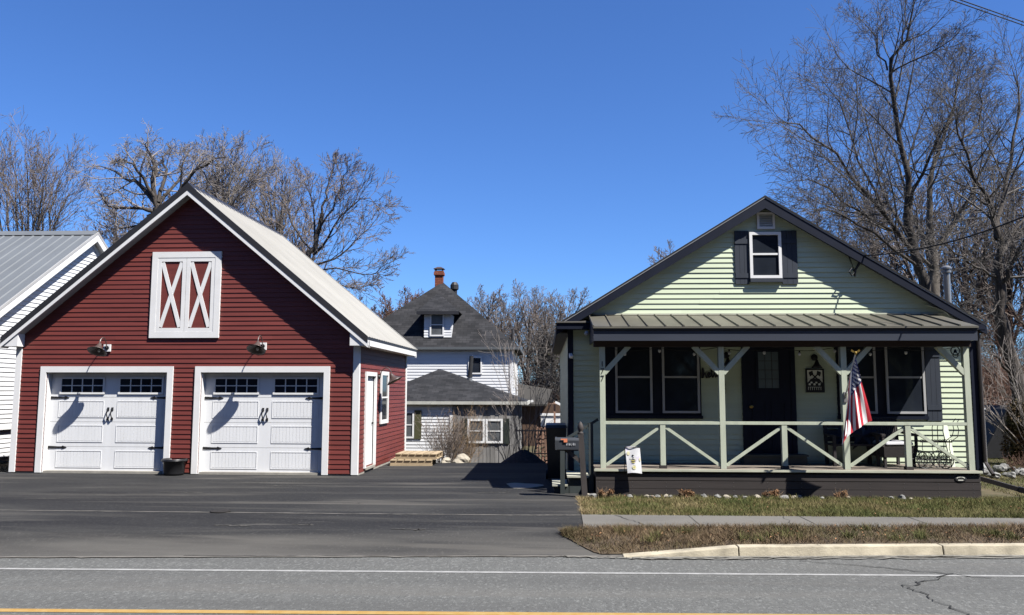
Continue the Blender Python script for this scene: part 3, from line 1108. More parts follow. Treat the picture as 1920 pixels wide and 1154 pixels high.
# gooseneck barn lights
def gooseneck(base, out, mirror, boxed=True):
    """base on the wall, out = unit vector away from it"""
    B, O = Vector(base), Vector(out)
    up = Vector((0, 0, 1))
    side = O.cross(up)*0.03
    root = MB()
    n = O
    if boxed:
        a = B+O*.02
        root.bar(a-O*.02, a+O*.012, .155, .155)
        ro_ = root.build('wall_lamp', 'white', gar)
    else:
        root.bar(B, B+O*.02, .10, .10)
        ro_ = root.build('wall_lamp', 'lampmetal', gar)
    c = MB()
    c.tube([B+O*.02, B+O*.05], [.055, .04], 14)
    c.build('canopy', 'black', ro_)
    arm = MB()
    pts = []
    for i in range(13):
        t = i/12
        ang = math.pi*t
        pts.append(B+O*(.05+.135*(1-math.cos(ang)))+up*(.20*math.sin(ang)*(1 if t < .5 else 1)+(-.0)*t)+up*.03*t)
    arm.tube(pts, .011, 7)
    arm.build('arm', 'lampmetal', ro_)
    e = pts[-1]
    sh = MB()
    prof = [(.03, .06), (.045, .02), (.06, -.02), (.10, -.075), (.165, -.12), (.20, -.145), (.195, -.147), (.155, -.118), (.09, -.07), (.02, -.03)]
    sh.lathe(tuple(e), prof, 22)
    tilt = Matrix.Rotation(R(30), 3, side.normalized())      # the shade is angled outwards
    sh.v = [tuple(e+tilt @ (Vector(p)-e)) for p in sh.v]
    sh.build('lamp_shade', 'lampmetal', ro_, smooth=True)
    bl = MB()
    bl.blob(tuple(e-up*.10), .032, .032, .04, random.Random(1), 0)
    bl.build('lamp_bulb', 'bulb', ro_, smooth=True)
    return ro_


gooseneck((2.055, -.02, 2.70), (0, -1, 0), 1)
gooseneck((5.53, -.02, 2.73), (0, -1, 0), 1)
gooseneck((GW+.02, 1.72, 2.10), (1, 0, 0), 1, False)

# ------------------------------------------------------------------ the pale green bungalow
HO = (4.2, 15.42, 0)
house = thing('bungalow', 'pale green bungalow with dark trim and a long front porch', 'house', HO)
HX0, HX1, HY, HB = .45, 8.03, 15.42, 24.5
HRX, HRZ, HEX0, HEX1, HEZ = 4.18, 5.488, .211, 8.157, 3.04
HS = (HRZ-HEZ)/(HRX-HEX0)
HFY = 15.2


def hroof(x, t=0):
    return HRZ-HS*abs(x-HRX)-t


HF = lambda u, o, z: (u, HY-o, z)
b = MB()
siding(b, .30, 5.26, lambda z: max(HX0, HRX-(HRZ-.16-z)/HS), lambda z: min(HX1, HRX+(HRZ-.16-z)/HS), c=.0985, lap=.02, Mf=HF, seed=4)
b.poly([(HX0, HY, -.1), (HX0, HB, -.1), (HX0, HB, 3.0), (HX0, HY, 3.0)])
b.poly([(HX0, HB, -.1), (HX1, HB, -.1), (HX1, HB, 3), (HRX, HB, HRZ-.15), (HX0, HB, 3)])
b.poly([(HX0, HY+.01, 2.98), (HX1, HY+.01, 2.98), (HX1, HB, 2.98), (HX0, HB, 2.98)])
siding(b, .30, 2.95, lambda z: HY, lambda z: HB, c=.0985, lap=.02, Mf=lambda u, o, z: (HX1+o, u, z))
b.build('wall', 'green', house, HO, recalc=False)
b = MB()
b.box(HX0+.03, HX1-.01, HY+.03, HB, -.3, .31)
b.build('foundation', 'concrete', house, HO)
for x0, x1 in ((HX0-.02, HX0+.085), (HX1-.10, HX1+.03)):
    b = MB()
    b.box(x0, x1, HY-.035, HY+.08, .30, 3.0)
    b.build('corner_board', 'navy', house, HO)
# roof
b = MB()
for sgn in (-1, 1):
    xe = HEX0 if sgn < 0 else HEX1
    L = math.hypot(xe-HRX, HRZ-hroof(xe))
    D = HB+.3-HFY
    for th in (0,):
        q = [(HRX, HFY-.03, HRZ), (HRX, HB+.3, HRZ), (xe, HB+.3, hroof(xe)), (xe, HFY-.03, hroof(xe))]
        b.poly(q, [(0, 0), (D, 0), (D, -L), (0, -L)])
    b.poly([(p[0], p[1], p[2]-.028) for p in q][::-1])
    b.poly([(HRX, HFY-.03, HRZ), (xe, HFY-.03, hroof(xe)), (xe, HFY-.03, hroof(xe)-.028), (HRX, HFY-.03, HRZ-.028)], [(0, 0), (.1, 0), (.1, .1), (0, .1)])
hr = b.build('roof', 'houseshingle', house, HO, recalc=False)
for sgn in (-1, 1):
    xe = HEX0 if sgn < 0 else HEX1
    b = MB()
    b.prism([(HRX, HRZ-.03), (xe, hroof(xe)-.03), (xe, hroof(xe)-.05), (HRX, HRZ-.05)], HFY-.022, HFY+.01)
    b.build('drip_edge', 'soffit', hr, HO)
    b = MB()
    b.prism([(HRX, HRZ-.052), (xe, hroof(xe)-.052), (xe, hroof(xe)-.20), (HRX, HRZ-.245)], HFY-.012, HFY+.018)
    b.build('rake_fascia', 'navy', hr, HO)
    b = MB()
    b.hexa([(HRX, HFY+.018, HRZ-.175), (xe, HFY+.018, hroof(xe)-.165), (xe, HY-.002, hroof(xe)-.165), (HRX, HY-.002, HRZ-.175),
            (HRX, HFY+.018, HRZ-.155), (xe, HFY+.018, hroof(xe)-.145), (xe, HY-.002, hroof(xe)-.145), (HRX, HY-.002, HRZ-.155)])
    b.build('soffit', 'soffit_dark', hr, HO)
    b = MB()
    a, c = sorted((xe, xe-sgn*.03))
    b.box(a, c, HFY+.02, HB+.3, hroof(xe)-.165, hroof(xe)-.03)
    b.build('eave_fascia', 'navy', hr, HO)
    b = MB()
    xw = HX0 if sgn < 0 else HX1
    a, c = sorted((xe-sgn*.03, xw))
    b.box(a, c, HY, HB, hroof(xe)-.165, hroof(xe)-.14)
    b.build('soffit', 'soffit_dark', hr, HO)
# boxed eave return at the left front corner with its own little shingled cap
b = MB()
b.box(.225, .86, HFY-.06, HY-.03, 2.945, 3.06)
eo = b.build('eave_return', 'navy', house, HO)
b = MB()
b.hexa([(.20, HFY-.085, 3.061), (.90, HFY-.085, 3.061), (.90, HY-.02, 3.061), (.20, HY-.02, 3.061),
        (.22, HFY-.08, 3.075), (.88, HFY-.08, 3.075), (.72, HY-.02, 3.16), (.34, HY-.02, 3.13)])
b.build('return_cap', 'tanshingle', eo, HO)
b = MB()
b.box(7.45, 8.13, HFY-.02, HY-.03, 2.93, 3.03)
b.build('eave_return', 'navy', house, HO)
# gable vent, window and shutters
b = MB()
rect_frame(b, 4.065, 4.405, 4.875, 5.205, .045, .012, .05, HF)
vo = b.build('gable_vent', 'white', house, HO)
b = MB()
for k in range(7):
    z = 4.925+k*.035
    b.hexa([HF(4.11, .045, z), HF(4.36, .045, z), HF(4.36, .012, z+.03), HF(4.11, .012, z+.03), HF(4.11, .045, z+.006), HF(4.36, .045, z+.006), HF(4.36, .012, z+.036), HF(4.11, .012, z+.036)])
b.build('louvre', 'white', vo, HO)
sash_window(house, 3.905, 4.505, 3.925, 4.815, HF, HO, w=.055, proud=(.03, .075), rail=4.39)
b = MB()
b.box(3.90, 4.51, HY-.10, HY-.02, 3.85, 3.922)
b.build('window_sill', 'shutter', house, HO)


def shutter(x0, x1, z0, z1):
    b = MB()
    n = 3
    for k in range(n):
        a = x0+(x1-x0)*k/n
        b.box(a+.002, a+(x1-x0)/n-.002, HY-.040, HY-.016, z0, z1)
    for zz in (z0+.16*(z1-z0), z0+.80*(z1-z0)):
        b.box(x0+.004, x1-.004, HY-.052, HY-.041, zz-.045, zz+.045)
    return b.build('shutter', 'shutter', house, HO)


shutter(3.63, 3.895, 3.815, 4.845)
shutter(4.515, 4.81, 3.815, 4.845)
# porch windows in dark surrounds
for (sx0, sx1, ws) in ((1.12, 2.935, ((1.325, 2.02), (2.205, 2.905))), (5.46, 7.085, ((5.495, 6.175), (6.35, 7.065)))):
    b = MB()
    b.box(sx0, sx1, HY-.034, HY-.002, 1.285, 2.80)
    b.build('window_surround', 'navy', house, HO)
    b = MB()
    b.box(sx0-.02, sx1+.02, HY-.07, HY-.036, 1.27, 1.33)
    b.build('window_sill', 'navy', house, HO)
    for x0, x1 in ws:
        sash_window(house, x0, x1, 1.375, 2.74, HF, HO, frame='soffit', w=.042, proud=(.045, .075), rail=2.05)
shutter(7.09, 7.365, 1.245, 2.78)
# front door
b = MB()
rect_frame(b, 3.70, 4.69, .52, 2.72, .085, .0, .055, HF, bottom=False)
fd = b.build('front_door', 'navy', house, HO)
b = MB()
b.box(3.786, 4.604, HY-.04, HY-.003, .56, 2.634)
for a, c, zb, zt in ((3.88, 4.16, .70, 1.62), (4.23, 4.51, .70, 1.62)):
    rect_frame(b, a, c, zb, zt, .035, .039, .052, HF)
rect_frame(b, 3.96, 4.43, 1.80, 2.57, .045, .039, .058, HF)
b.build('door_leaf', 'navy', fd, HO)
b = MB()
b.box(4.006, 4.384, HY-.046, HY-.041, 1.846, 2.524)
b.build('pane', 'doorglass', fd, HO)
b = MB()
for k in (1, 2):
    b.box(4.006+.378*k/3-.005, 4.006+.378*k/3+.005, HY-.052, HY-.047, 1.846, 2.524)
for k in (1, 2, 3):
    b.box(4.006, 4.384, HY-.0515, HY-.0475, 1.846+.678*k/4-.005, 1.846+.678*k/4+.005)
b.build('leading', 'darktrim', fd, HO)
b = MB()
b.lathe((3.85, HY-.04, 1.50), [(.028, 0), (.028, .012), (.012, .02), (.012, .045), (.03, .06), (.028, .08), (.008, .088)], 10, axis='y')
b.build('handle', 'gold', fd, HO)
b = MB()
b.box(3.62, 4.76, HY-.36, HY-.07, .456, .60)
b.box(3.60, 4.78, HY-.38, HY-.07, .601, .635)
b.build('door_step', 'steps', house, HO)
# porch: deck, skirting, posts, braces, railing, roof
PX0, PX1, PY, DK = .855, 7.325, 14.07, .456
b = MB()
n = 10
for k in range(n):
    ya = PY+.006+(HY-.02-PY-.006)*k/n
    b.box(PX0+.004, PX1-.004, ya+.003, ya+(HY-.02-PY-.006)/n-.003, DK-.028, DK)
dk = b.build('porch_deck', 'deck', house, HO)
b = MB()
b.box(PX0-.02, PX1+.012, PY-.03, PY+.004, DK-.034, DK+.004)
b.build('deck_edge', 'deckedge', dk, HO)
b = MB()
for za, zb in ((.005, .128), (.134, .262), (.274, .385)):
    b.box(PX0+.01, PX1-.012, PY+.01, PY+.04, za, zb)
b.box(PX0+.012, PX1-.014, PY+.032, PY+.05, 0, .42)
b.box(PX1-.05, PX1-.012, PY+.052, HY, 0, .42)
b.box(PX0+.012, PX0+.05, PY+.052, HY, 0, .42)
sk = b.build('porch_skirting', 'skirt', house, HO)
b = MB()
for k in range(12):
    for zz in (.04, .10, .165, .235):
        xx = PX0+.06+k*.57
        b.box(xx, xx+.007, PY+.005, PY+.0099, zz, zz+.007)
b.build('screw_head', 'pipe', sk, HO)['kind'] = 'stuff'
b = MB()
b.lathe((6.98, PY+.010, .325), [(.10, 0), (.10, .006), (.085, .012), (.0, .012)], 20, axis='y')
for v in range(len(b.v)):
    x, y, z = b.v[v]
    b.v[v] = (x, y, .325+(z-.325)*.55)
em = b.build('oval_badge', 'darktrim', sk, HO)
b = MB()
for k in range(7):
    a = math.pi*(.15+.7*k/6)
    b.box(6.98+.068*math.cos(a)-.007, 6.98+.068*math.cos(a)+.007, PY-.006, PY-.0025, .325+.030*math.sin(a)-.004, .325+.034*math.sin(a)+.008)
b.box(6.935, 7.02, PY-.006, PY-.0025, .300, .312)
b.build('badge_mark', 'signpale', em, HO)
PYC = 14.27
posts = [1.005, 3.074, 5.177, 7.262]
for x in posts:
    b = MB()
    b.box(x-.047, x+.047, PYC-.047, PYC+.047, DK, 2.60)
    b.build('porch_post', 'post', house, HO)
b = MB()
b.box(PX0-.0, PX1+.02, PYC-.06, PYC+.06, 2.56, 2.70)
b.build('porch_beam', 'darkbrown', house, HO)
for i, x in enumerate(posts):
    for s in (-1, 1):
        if (i == 0 and s < 0) or (i == 3 and s > 0):
            continue
        b = MB()
        b.bar((x+s*.03, PYC, 2.10), (x+s*.47, PYC, 2.575), .088, .085, up=(-s, 0, 1))
        b.build('corner_brace', 'post', house, HO)
for i in range(3):
    xa, xb = posts[i]+.047, posts[i+1]-.047
    b = MB()
    b.box(xa, xb, PYC-.045, PYC+.045, 1.212, 1.262)
    b.build('hand_rail', 'post', house, HO)
    xm = (xa+xb)/2
    b = MB()
    b.box(xm-.045, xm+.045, PYC-.04, PYC+.04, DK+.055, 1.211)
    ip = b.build('rail_post', 'post', house, HO)
    b = MB()
    b.box(xm-.06, xm+.06, PYC-.055, PYC+.055, DK, DK+.055)
    b.build('post_foot', 'skirt', ip, HO)
    for s in (-1, 1):
        b = MB()
        e = xa+.01 if s < 0 else xb-.01
        b.bar((xm+s*.035, PYC, 1.175), (e, PYC, DK+.055), .04, .05)
        b.build('rail_diagonal', 'post', house, HO)
# porch roof (standing-seam metal), gutter board, ceiling
b = MB()
rz0, ry0, rz1, ry1 = 2.90, 13.98, 3.225, HY-.022
nn = 21
for k in range(nn):
    xa = PX0-.02+(PX1+.07-PX0)*k/nn
    xb = PX0-.02+(PX1+.07-PX0)*(k+1)/nn
    b.poly([(xa, ry0, rz0), (xb, ry0, rz0), (xb, ry1, rz1), (xa, ry1, rz1)])
    b.hexa([(xa-.012, ry0, rz0), (xa+.020, ry0, rz0), (xa+.020, ry1, rz1), (xa-.012, ry1, rz1),
            (xa-.004, ry0, rz0+.028), (xa+.012, ry0, rz0+.028), (xa+.012, ry1, rz1+.028), (xa-.004, ry1, rz1+.028)])
b.hexa([(PX0-.02, ry0, rz0-.03), (PX1+.05, ry0, rz0-.03), (PX1+.05, ry1, rz1-.03), (PX0-.02, ry1, rz1-.03),
        (PX0-.02, ry0+.002, rz0-.004), (PX1+.05, ry0+.002, rz0-.004), (PX1+.05, ry1, rz1-.004), (PX0-.02, ry1, rz1-.004)])
pr = b.build('porch_roof', 'bronze', house, HO)
b = MB()
b.box(.93, 7.95, HY-.05, HY-.021, 3.228, 3.258)
b.build('flashing', 'deckedge', pr, HO)
b = MB()
b.box(PX0-.012, PX1+.042, 14.02, 14.05, 2.655, 2.835)
b.build('porch_fascia', 'slate', pr, HO)
b = MB()
b.box(PX0-.02, PX1+.05, 14.0, 14.05, 2.838, 2.872)
b.build('fascia_cap', 'darktrim', pr, HO)
b = MB()
b.box(PX0+.0, PX1+.03, 14.052, HY-.05, 2.702, 2.72)
b.build('porch_ceiling', 'darkbrown', pr, HO)
for x0 in (PX0-.012, PX1+.012):
    b = MB()
    b.prism([(14.051, 2.66), (HY-.06, 2.66), (HY-.06, 3.17), (14.051, 2.86)], x0, x0+.03, M_=lambda u, o, z: (o, u, z))
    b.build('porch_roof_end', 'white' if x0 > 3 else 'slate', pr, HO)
# house numbers on the first post
for i, ch in enumerate('177'):
    font_mesh('house_number', ch, .135, 'black', house, (posts[0]-.003-HO[0], PYC-.052-HO[1], 2.215-.125*i-HO[2]), .003)
# lights beside the door and the small security light at the corner
for x, z in ((3.42, 2.46), (5.06, 2.42)):
    b = MB()
    b.lathe((x, HY-.02, z), [(.062, 0), (.062, .018), (.03, .03), (.02, .035)], 14, axis='y')
    lo = b.build('wall_lamp', 'black', house, HO)
    b = MB()
    b.tube([(x, HY-.05, z), (x, HY-.11, z+.035), (x, HY-.16, z-.02), (x, HY-.16, z-.05)], .011, 6)
    b.build('arm', 'black', lo, HO)
    b = MB()
    b.lathe((x, HY-.16, z-.05), [(.02, 0), (.03, -.03), (.05, -.08), (.10, -.15), (.094, -.15), (.03, -.06)], 14)
    b.build('lamp_shade', 'black', lo, HO, smooth=True)
b = MB()
b.box(HX0+.0, HX0+.06, HY-.075, HY-.036, 2.42, 2.50)
b.bar((HX0+.03, HY-.075, 2.47), (HX0+.05, HY-.14, 2.42), .055, .055)
b.build('security_light', 'white', house, HO)
b = MB()
b.blob((.78, HY-.32, 2.86), .045, .045, .05, random.Random(3), 0)
b.build('porch_camera', 'soffit', house, HO, smooth=True)
# black splash extension of the downspout, right side
b = MB()
b.tube([(8.08, HY-.06, 2.9), (8.08, HY-.06, .5), (8.02, 15.0, .30)], .035, 8)
b.bar((7.39, 14.52, .33), (8.05, 14.20, .13), .10, .075)
ds = b.build('downspout', 'skirt', house, HO)
b = MB()
b.bar((8.0, 14.22, .145), (8.42, 14.04, .045), .13, .09)
b.build('spout_end', 'black', ds, HO)
# stove pipe through the right roof slope
P0 = at(1775, 520, 16.1)
b = MB()
b.lathe((P0.x, 16.1, 0), [(.062, 3.0), (.062, at(1775, 513, 16.1).z)], 14)
so = b.build('stove_pipe', 'pipe', house, HO, smooth=False)
b = MB()
zc = at(1775, 513, 16.1).z
b.lathe((P0.x, 16.1, zc), [(.066, 0), (.085, .01), (.085, .05), (.066, .055), (.066, .075), (.10, .085), (.098, .115), (.05, .15), (.01, .16)], 16)
b.build('pipe_cap', 'pipe', so, HO)
# service bracket under the right rake
P0 = at(1602, 505, HY-.06)
b = MB()
b.tube([at(1592, 482, HY-.03), at(1602, 507, HY-.12), at(1618, 478, HY-.2)], .012, 6)
b.tube([at(1600, 507, HY-.02), at(1603, 508, HY-.14)], .02, 6)
b.tube([at(1603, 506, HY-.15), at(1603, 519, HY-.15)], [.03, .02], 8)
b.tube([at(1597, 503, HY-.17), at(1592, 510, HY-.19), at(1597, 517, HY-.17), at(1603, 510, HY-.15)], .014, 6)
b.tube([at(1603, 508, HY-.14), at(1611, 496, HY-.18), at(1618, 480, HY-.2)], .02, 6)
b.build('cable_bracket', 'black', house, HO)
b = MB()
b.tube([at(1736, 572, HY-.04), at(1755, 578, HY-.05), at(1772, 585, HY-.06), at(1781, 594, HY-.06)], .013, 6)
b.build('conduit', 'lintwhite', house, HO)


# ------------------------------------------------------------------ neighbouring houses
def hip_roof(x0, x1, y0, y1, ze, zr, ridge, root, name, mt, off, t=.12):
    """hip roof; ridge = ((x, y), (x, y)) of the two ridge ends"""
    b = MB()
    (ax, ay), (bx, by) = ridge
    A, B_ = Vector((ax, ay, zr)), Vector((bx, by, zr))
    c = [Vector((x0, y0, ze)), Vector((x1, y0, ze)), Vector((x1, y1, ze)), Vector((x0, y1, ze))]

    def face(pts):
        o, e = pts[0], (pts[1]-pts[0]).normalized()
        nn_ = (pts[1]-pts[0]).cross(pts[2]-pts[0]).normalized()
        v = nn_.cross(e)
        b.poly(pts, [((p-o).dot(e), (p-o).dot(v)) for p in pts])
    if abs(ax-bx) > abs(ay-by):
        L, R_ = (A, B_) if ax < bx else (B_, A)
        face([c[0], c[1], R_, L])
        face([c[1], c[2], R_])
        face([c[2], c[3], L, R_])
        face([c[3], c[0], L])
    else:
        N_, F_ = (A, B_) if ay < by else (B_, A)
        face([c[0], c[1], N_])
        face([c[1], c[2], F_, N_])
        face([c[2], c[3], F_])
        face([c[3], c[0], N_, F_])
    b.poly([p-Vector((0, 0, .02)) for p in reversed(c)])
    return b.build(name, mt, root, off, recalc=False)


# grey-roofed house down the slope between the two, with its board-clad addition
WO = (-4.0, 33.5, -1.2)
wh = thing('hip_roofed_house', 'white two-storey house with dark hip roof, brick chimney and grey board addition', 'house', WO)
b = MB()
fx0, fx1, fy0, fy1 = -8.4, -1.375, 33.5, 40.2
WF = lambda u, o, z: (u, fy0-o, z)
siding(b, -1.2, 3.55, lambda z: fx0, lambda z: fx1, c=.125, lap=.02, Mf=WF)
siding(b, -1.2, 3.55, lambda z: fy0, lambda z: fy1, c=.125, lap=.02, Mf=lambda u, o, z: (fx1+o, u, z))
b.poly([(fx0, fy0+.02, -1.2), (fx0, fy1, -1.2), (fx0, fy1, 3.55), (fx0, fy0+.02, 3.55)])
b.poly([(fx0, fy1, -1.2), (fx1, fy1, -1.2), (fx1, fy1, 3.55), (fx0, fy1, 3.55)])
b.build('wall', 'white_vinyl', wh, WO, recalc=False)
b = MB()
b.box(fx1-.10, fx1+.03, fy0-.035, fy0+.1, -1.2, 3.5)
b.build('corner_board', 'white', wh, WO)
rf = hip_roof(fx0-.3, fx1+.32, fy0-.24, fy1+.3, 3.56, 6.72, ((-4.68, 36.4), (-4.68, 37.2)), wh, 'roof', 'roofshingle', WO)
b = MB()
rect_frame(b, fx0-.32, fx1+.34, 3.42, 3.55, .001, 0, 0, WF)
b = MB()
b.box(fx0-.32, fx1+.34, fy0-.262, fy0-.22, 3.47, 3.575)
b.box(fx1+.30, fx1+.345, fy0-.219, fy1+.3, 3.47, 3.575)
b.box(fx0-.31, fx1+.299, fy0-.219, fy0-.002, 3.47, 3.50)
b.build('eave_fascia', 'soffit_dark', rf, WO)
# dormer
Yd = 33.66
q0, q1 = at(795, 633, Yd), at(847, 590, Yd)
dx0, dx1, dz0, dz1 = q0.x, q1.x, q0.z, q1.z
b = MB()
siding(b, dz0, dz1, lambda z: dx0, lambda z: dx1, c=.11, lap=.018, Mf=lambda u, o, z: (u, Yd-o, z))
b.poly([(dx0, Yd+.01, dz0), (dx0, Yd+2, dz0), (dx0, Yd+2, dz1), (dx0, Yd+.01, dz1)])
b.poly([(dx1, Yd+.01, dz0), (dx1, Yd+2, dz0), (dx1, Yd+2, dz1), (dx1, Yd+.01, dz1)])
do = b.build('dormer', 'white_vinyl', wh, WO, recalc=False)
q0, q1 = at(781, 584, Yd-.25), at(860, 580, Yd-.25)
ap = at(822, 549, 35.6)
hip_roof(q0.x, q1.x, Yd-.25, Yd+2.6, q0.z+.0, ap.z, ((ap.x, 35.6), (ap.x, 36.0)), do, 'dormer_roof', 'roofshingle', WO)
b = MB()
b.box(q0.x, q1.x, Yd-.27, Yd-.24, q0.z-.13, q0.z-.005)
b.box(q0.x+.02, q1.x-.02, Yd-.239, Yd-.01, q0.z-.12, q0.z-.09)
b.build('dormer_fascia', 'darktrim', do, WO)
q0, q1 = at(806, 631, Yd), at(833, 588, Yd)
sash_window(wh, q0.x, q1.x, q0.z, q1.z, lambda u, o, z: (u, Yd-o, z), WO, glass='greyglass', w=.06, proud=(.02, .06))
# upstairs window
q0, q1 = at(878, 702, 33.5), at(904, 669, 33.5)
b = MB()
rect_frame(b, q0.x, q1.x, q0.z, q1.z, .06, .02, .06, WF)
wo_ = b.build('window', 'white', wh, WO)
b = MB()
b.box(q0.x+.06, q1.x-.06, fy0-.035, fy0-.01, q0.z+.06, q1.z-.06)
b.build('pane', 'glass', wo_, WO)
# windows on the sunny side wall
SW = lambda u, o, z: (fx1+o, u, z)
for yy in (34.7, 36.6):
    sash_window(wh, yy, yy+.8, 1.9, 3.1, SW, WO, w=.07, proud=(.02, .06), glass='greyglass')
# chimney
ca, cb = at(815, 560, 36.3), at(830, 516, 36.3)
b = MB()
cw = cb.x-ca.x


def brick_box(b, x0, x1, y0, y1, z0, z1):
    for (p, q, r_, s_, w_) in (((x0, y0), (x1, y0), 0, 0, x1-x0), ((x1, y0), (x1, y1), 0, 0, y1-y0), ((x1, y1), (x0, y1), 0, 0, x1-x0), ((x0, y1), (x0, y0), 0, 0, y1-y0)):
        b.poly([(*p, z0), (*q, z0), (*q, z1), (*p, z1)], [(0, z0), (w_, z0), (w_, z1), (0, z1)])
    b.poly([(x0, y0, z1), (x1, y0, z1), (x1, y1, z1), (x0, y1, z1)], [(0, 0), (.1, 0), (.1, .1), (0, .1)])


brick_box(b, ca.x, cb.x, 36.3, 36.3+cw, 5.6, cb.z)
brick_box(b, ca.x-.05, cb.x+.05, 36.25, 36.35+cw, cb.z+.0, cb.z+.13)
brick_box(b, ca.x-.025, cb.x+.025, 36.275, 36.325+cw, cb.z+.13, cb.z+.2)
ch = b.build('chimney', 'brick', wh, WO)
b = MB()
zz = cb.z+.2
for sx in (ca.x+.02, cb.x-.02):
    for sy in (36.32, 36.28+cw):
        b.box(sx-.015, sx+.015, sy-.015, sy+.015, zz, zz+.09)
xm_, ym_ = (ca.x+cb.x)/2, 36.3+cw/2
b.hexa([(ca.x-.07, 36.23, zz+.09), (cb.x+.07, 36.23, zz+.09), (cb.x+.07, 36.37+cw, zz+.09), (ca.x-.07, 36.37+cw, zz+.09),
        (xm_-.08, ym_-.08, zz+.19), (xm_+.08, ym_-.08, zz+.19), (xm_+.08, ym_+.08, zz+.19), (xm_-.08, ym_+.08, zz+.19)])
b.build('chimney_cap', 'lampmetal', ch, WO)
v0 = at(852, 556, 38)
b = MB()
b.lathe((v0.x, 38, 0), [(.13, 5.6), (.13, at(852, 545, 38).z), (.2, at(852, 543, 38).z), (.2, at(852, 535, 38).z), (.12, at(852, 530, 38).z), (.02, at(852, 529, 38).z)], 12)
b.build('roof_vent', 'pipe_dark', wh, WO)
b = MB()
v0 = at(961, 632, 34.2)
b.lathe((v0.x, 34.2, 0), [(.05, 3.4), (.05, at(961, 617, 34.2).z)], 8)
b.build('vent_pipe', 'pipe_dark', wh, WO)
# addition in front: left part clapboard, right part grey boards
AY = 29.4
e0 = at(972, 760, AY)
ax1 = e0.x
axm = at(848, 800, AY).x
ax0 = -6.4
AZ_ = 1.32
AF = lambda u, o, z: (u, AY-o, z)
b = MB()
siding(b, -1.2, AZ_, lambda z: ax0, lambda z: axm, c=.115, lap=.02, Mf=AF)
b.poly([(ax0, AY+.01, -1.2), (ax0, fy0, -1.2), (ax0, fy0, AZ_), (ax0, AY+.01, AZ_)])
aw = b.build('addition_wall', 'white_vinyl', wh, WO, recalc=False)
b = MB()
b.box(axm-.09, axm+.02, AY-.04, AY-.005, -1.2, AZ_-.42)
b.build('corner_board', 'white', aw, WO)
b = MB()
rg = random.Random(8)
x = axm+.021
while x < ax1-.02:
    w_ = min(rg.uniform(.13, .2), ax1-x)
    d_ = rg.uniform(.0, .02)
    b.box(x, x+w_-.008, AY-.02-d_, AY+.05, -1.25, AZ_-.02)
    x += w_
b.box(axm+.02, ax1-.005, AY+.02, AY+.06, -1.25, AZ_-.03)
y = AY+.06
while y < fy0-.1:
    b.box(ax1-.05, ax1+rg.uniform(0, .015), y, y+.16, -1.25, AZ_-.02)
    y += .168
b.build('board_wall', 'greyboards', wh, WO)
ep = at(822, 697, 31.8)
ar = hip_roof(ax0-.4, ax1+.32, AY-.17, fy0+.3, AZ_+.06, 2.62, ((-4.25, 32.1), (-4.2, 33.3)), wh, 'addition_roof', 'roofshingle', WO)
b = MB()
b.box(ax0-.4, ax1+.34, AY-.195, AY-.155, AZ_-.04, AZ_+.07)
b.box(ax1+.30, ax1+.34, AY-.154, fy0, AZ_-.06, AZ_+.07)
b.build('eave_fascia', 'sill', ar, WO)
b = MB()
b.box(ax0-.38, ax1+.299, AY-.154, AY-.025, AZ_-.035, AZ_-.008)
b.build('soffit', 'soffit_dark', ar, WO)
q0, q1 = at(877, 831, AY), at(943, 786, AY)
xm_ = (q0.x+q1.x)/2
for a, c in ((q0.x, xm_-.015), (xm_+.015, q1.x)):
    sash_window(wh, a, c, q0.z, q1.z, AF, WO, glass='greyglass', w=.075, proud=(.045, .085))
q2 = at(955, 831, AY)
b = MB()
b.box(q1.x+.02, q2.x, AY-.07, AY-.042, q0.z-.02, q1.z+.02)
b.build('shutter', 'dkgreen', wh, WO)
q2 = at(867, 831, AY)
b = MB()
b.box(q2.x, q0.x-.02, AY-.07, AY-.042, q0.z-.02, q1.z+.02)
b.build('shutter', 'dkgreen', wh, WO)
q0, q1 = at(757, 822, AY), at(777, 772, AY)
sash_window(wh, q1.x-.62, q1.x, q0.z, q1.z, AF, WO, glass='greyglass', w=.06, proud=(.02, .06), curtain=True)
q2 = at(790, 823, AY)
b = MB()
b.box(q1.x+.01, q2.x, AY-.05, AY-.019, q0.z-.02, q1.z+.05)
b.build('shutter', 'olive', wh, WO)
# leaning stove pipe on the addition roof
b = MB()
pa, pb, pc = at(881, 722, 31.3), at(881, 706, 31.3), at(884, 668, 31.3)
b.tube([pa-Vector((0, 0, .4)), pb], .095, 12)
sp = b.build('stove_pipe', 'pipe', wh, WO)
b = MB()
b.tube([pb-Vector((0, 0, .02)), pc], [.085, .085], 12)
b.tube([pb-Vector((0, 0, .03)), pb+Vector((0, 0, .03))], .115, 12)
b.build('pipe_section', 'pipe_dark', sp, WO)

# white house with ribbed metal roof at the far left
LX, LRY, LRZ, LEY, LEZ = -13.48, 23.1, 6.44, 17.2, 2.56
LO = (LX, LRY, -.1)
lh = thing('gabled_house', 'white clapboard house with grey ribbed metal roof, left of the red garage', 'house', LO)
LS = (LRZ-LEZ)/(LRY-LEY)
b = MB()
LF = lambda u, o, z: (LX+o, u, z)
LBY = 2*LRY-LEY
wy0, wy1 = LEY+.45, LBY-.45
siding(b, .85, LRZ-.3, lambda z: max(wy0, LRY-(LRZ-.22-z)/LS), lambda z: min(wy1, LRY+(LRZ-.22-z)/LS), c=.115, lap=.02, Mf=LF)
siding(b, .12, .80, lambda z: wy0, lambda z: wy1, c=.115, lap=.02, Mf=lambda u, o, z: (LX+o-.06, u, z))
siding(b, .12, 2.9, lambda z: LX-9, lambda z: LX, c=.115, lap=.02, Mf=lambda u, o, z: (u, wy0-o, z))
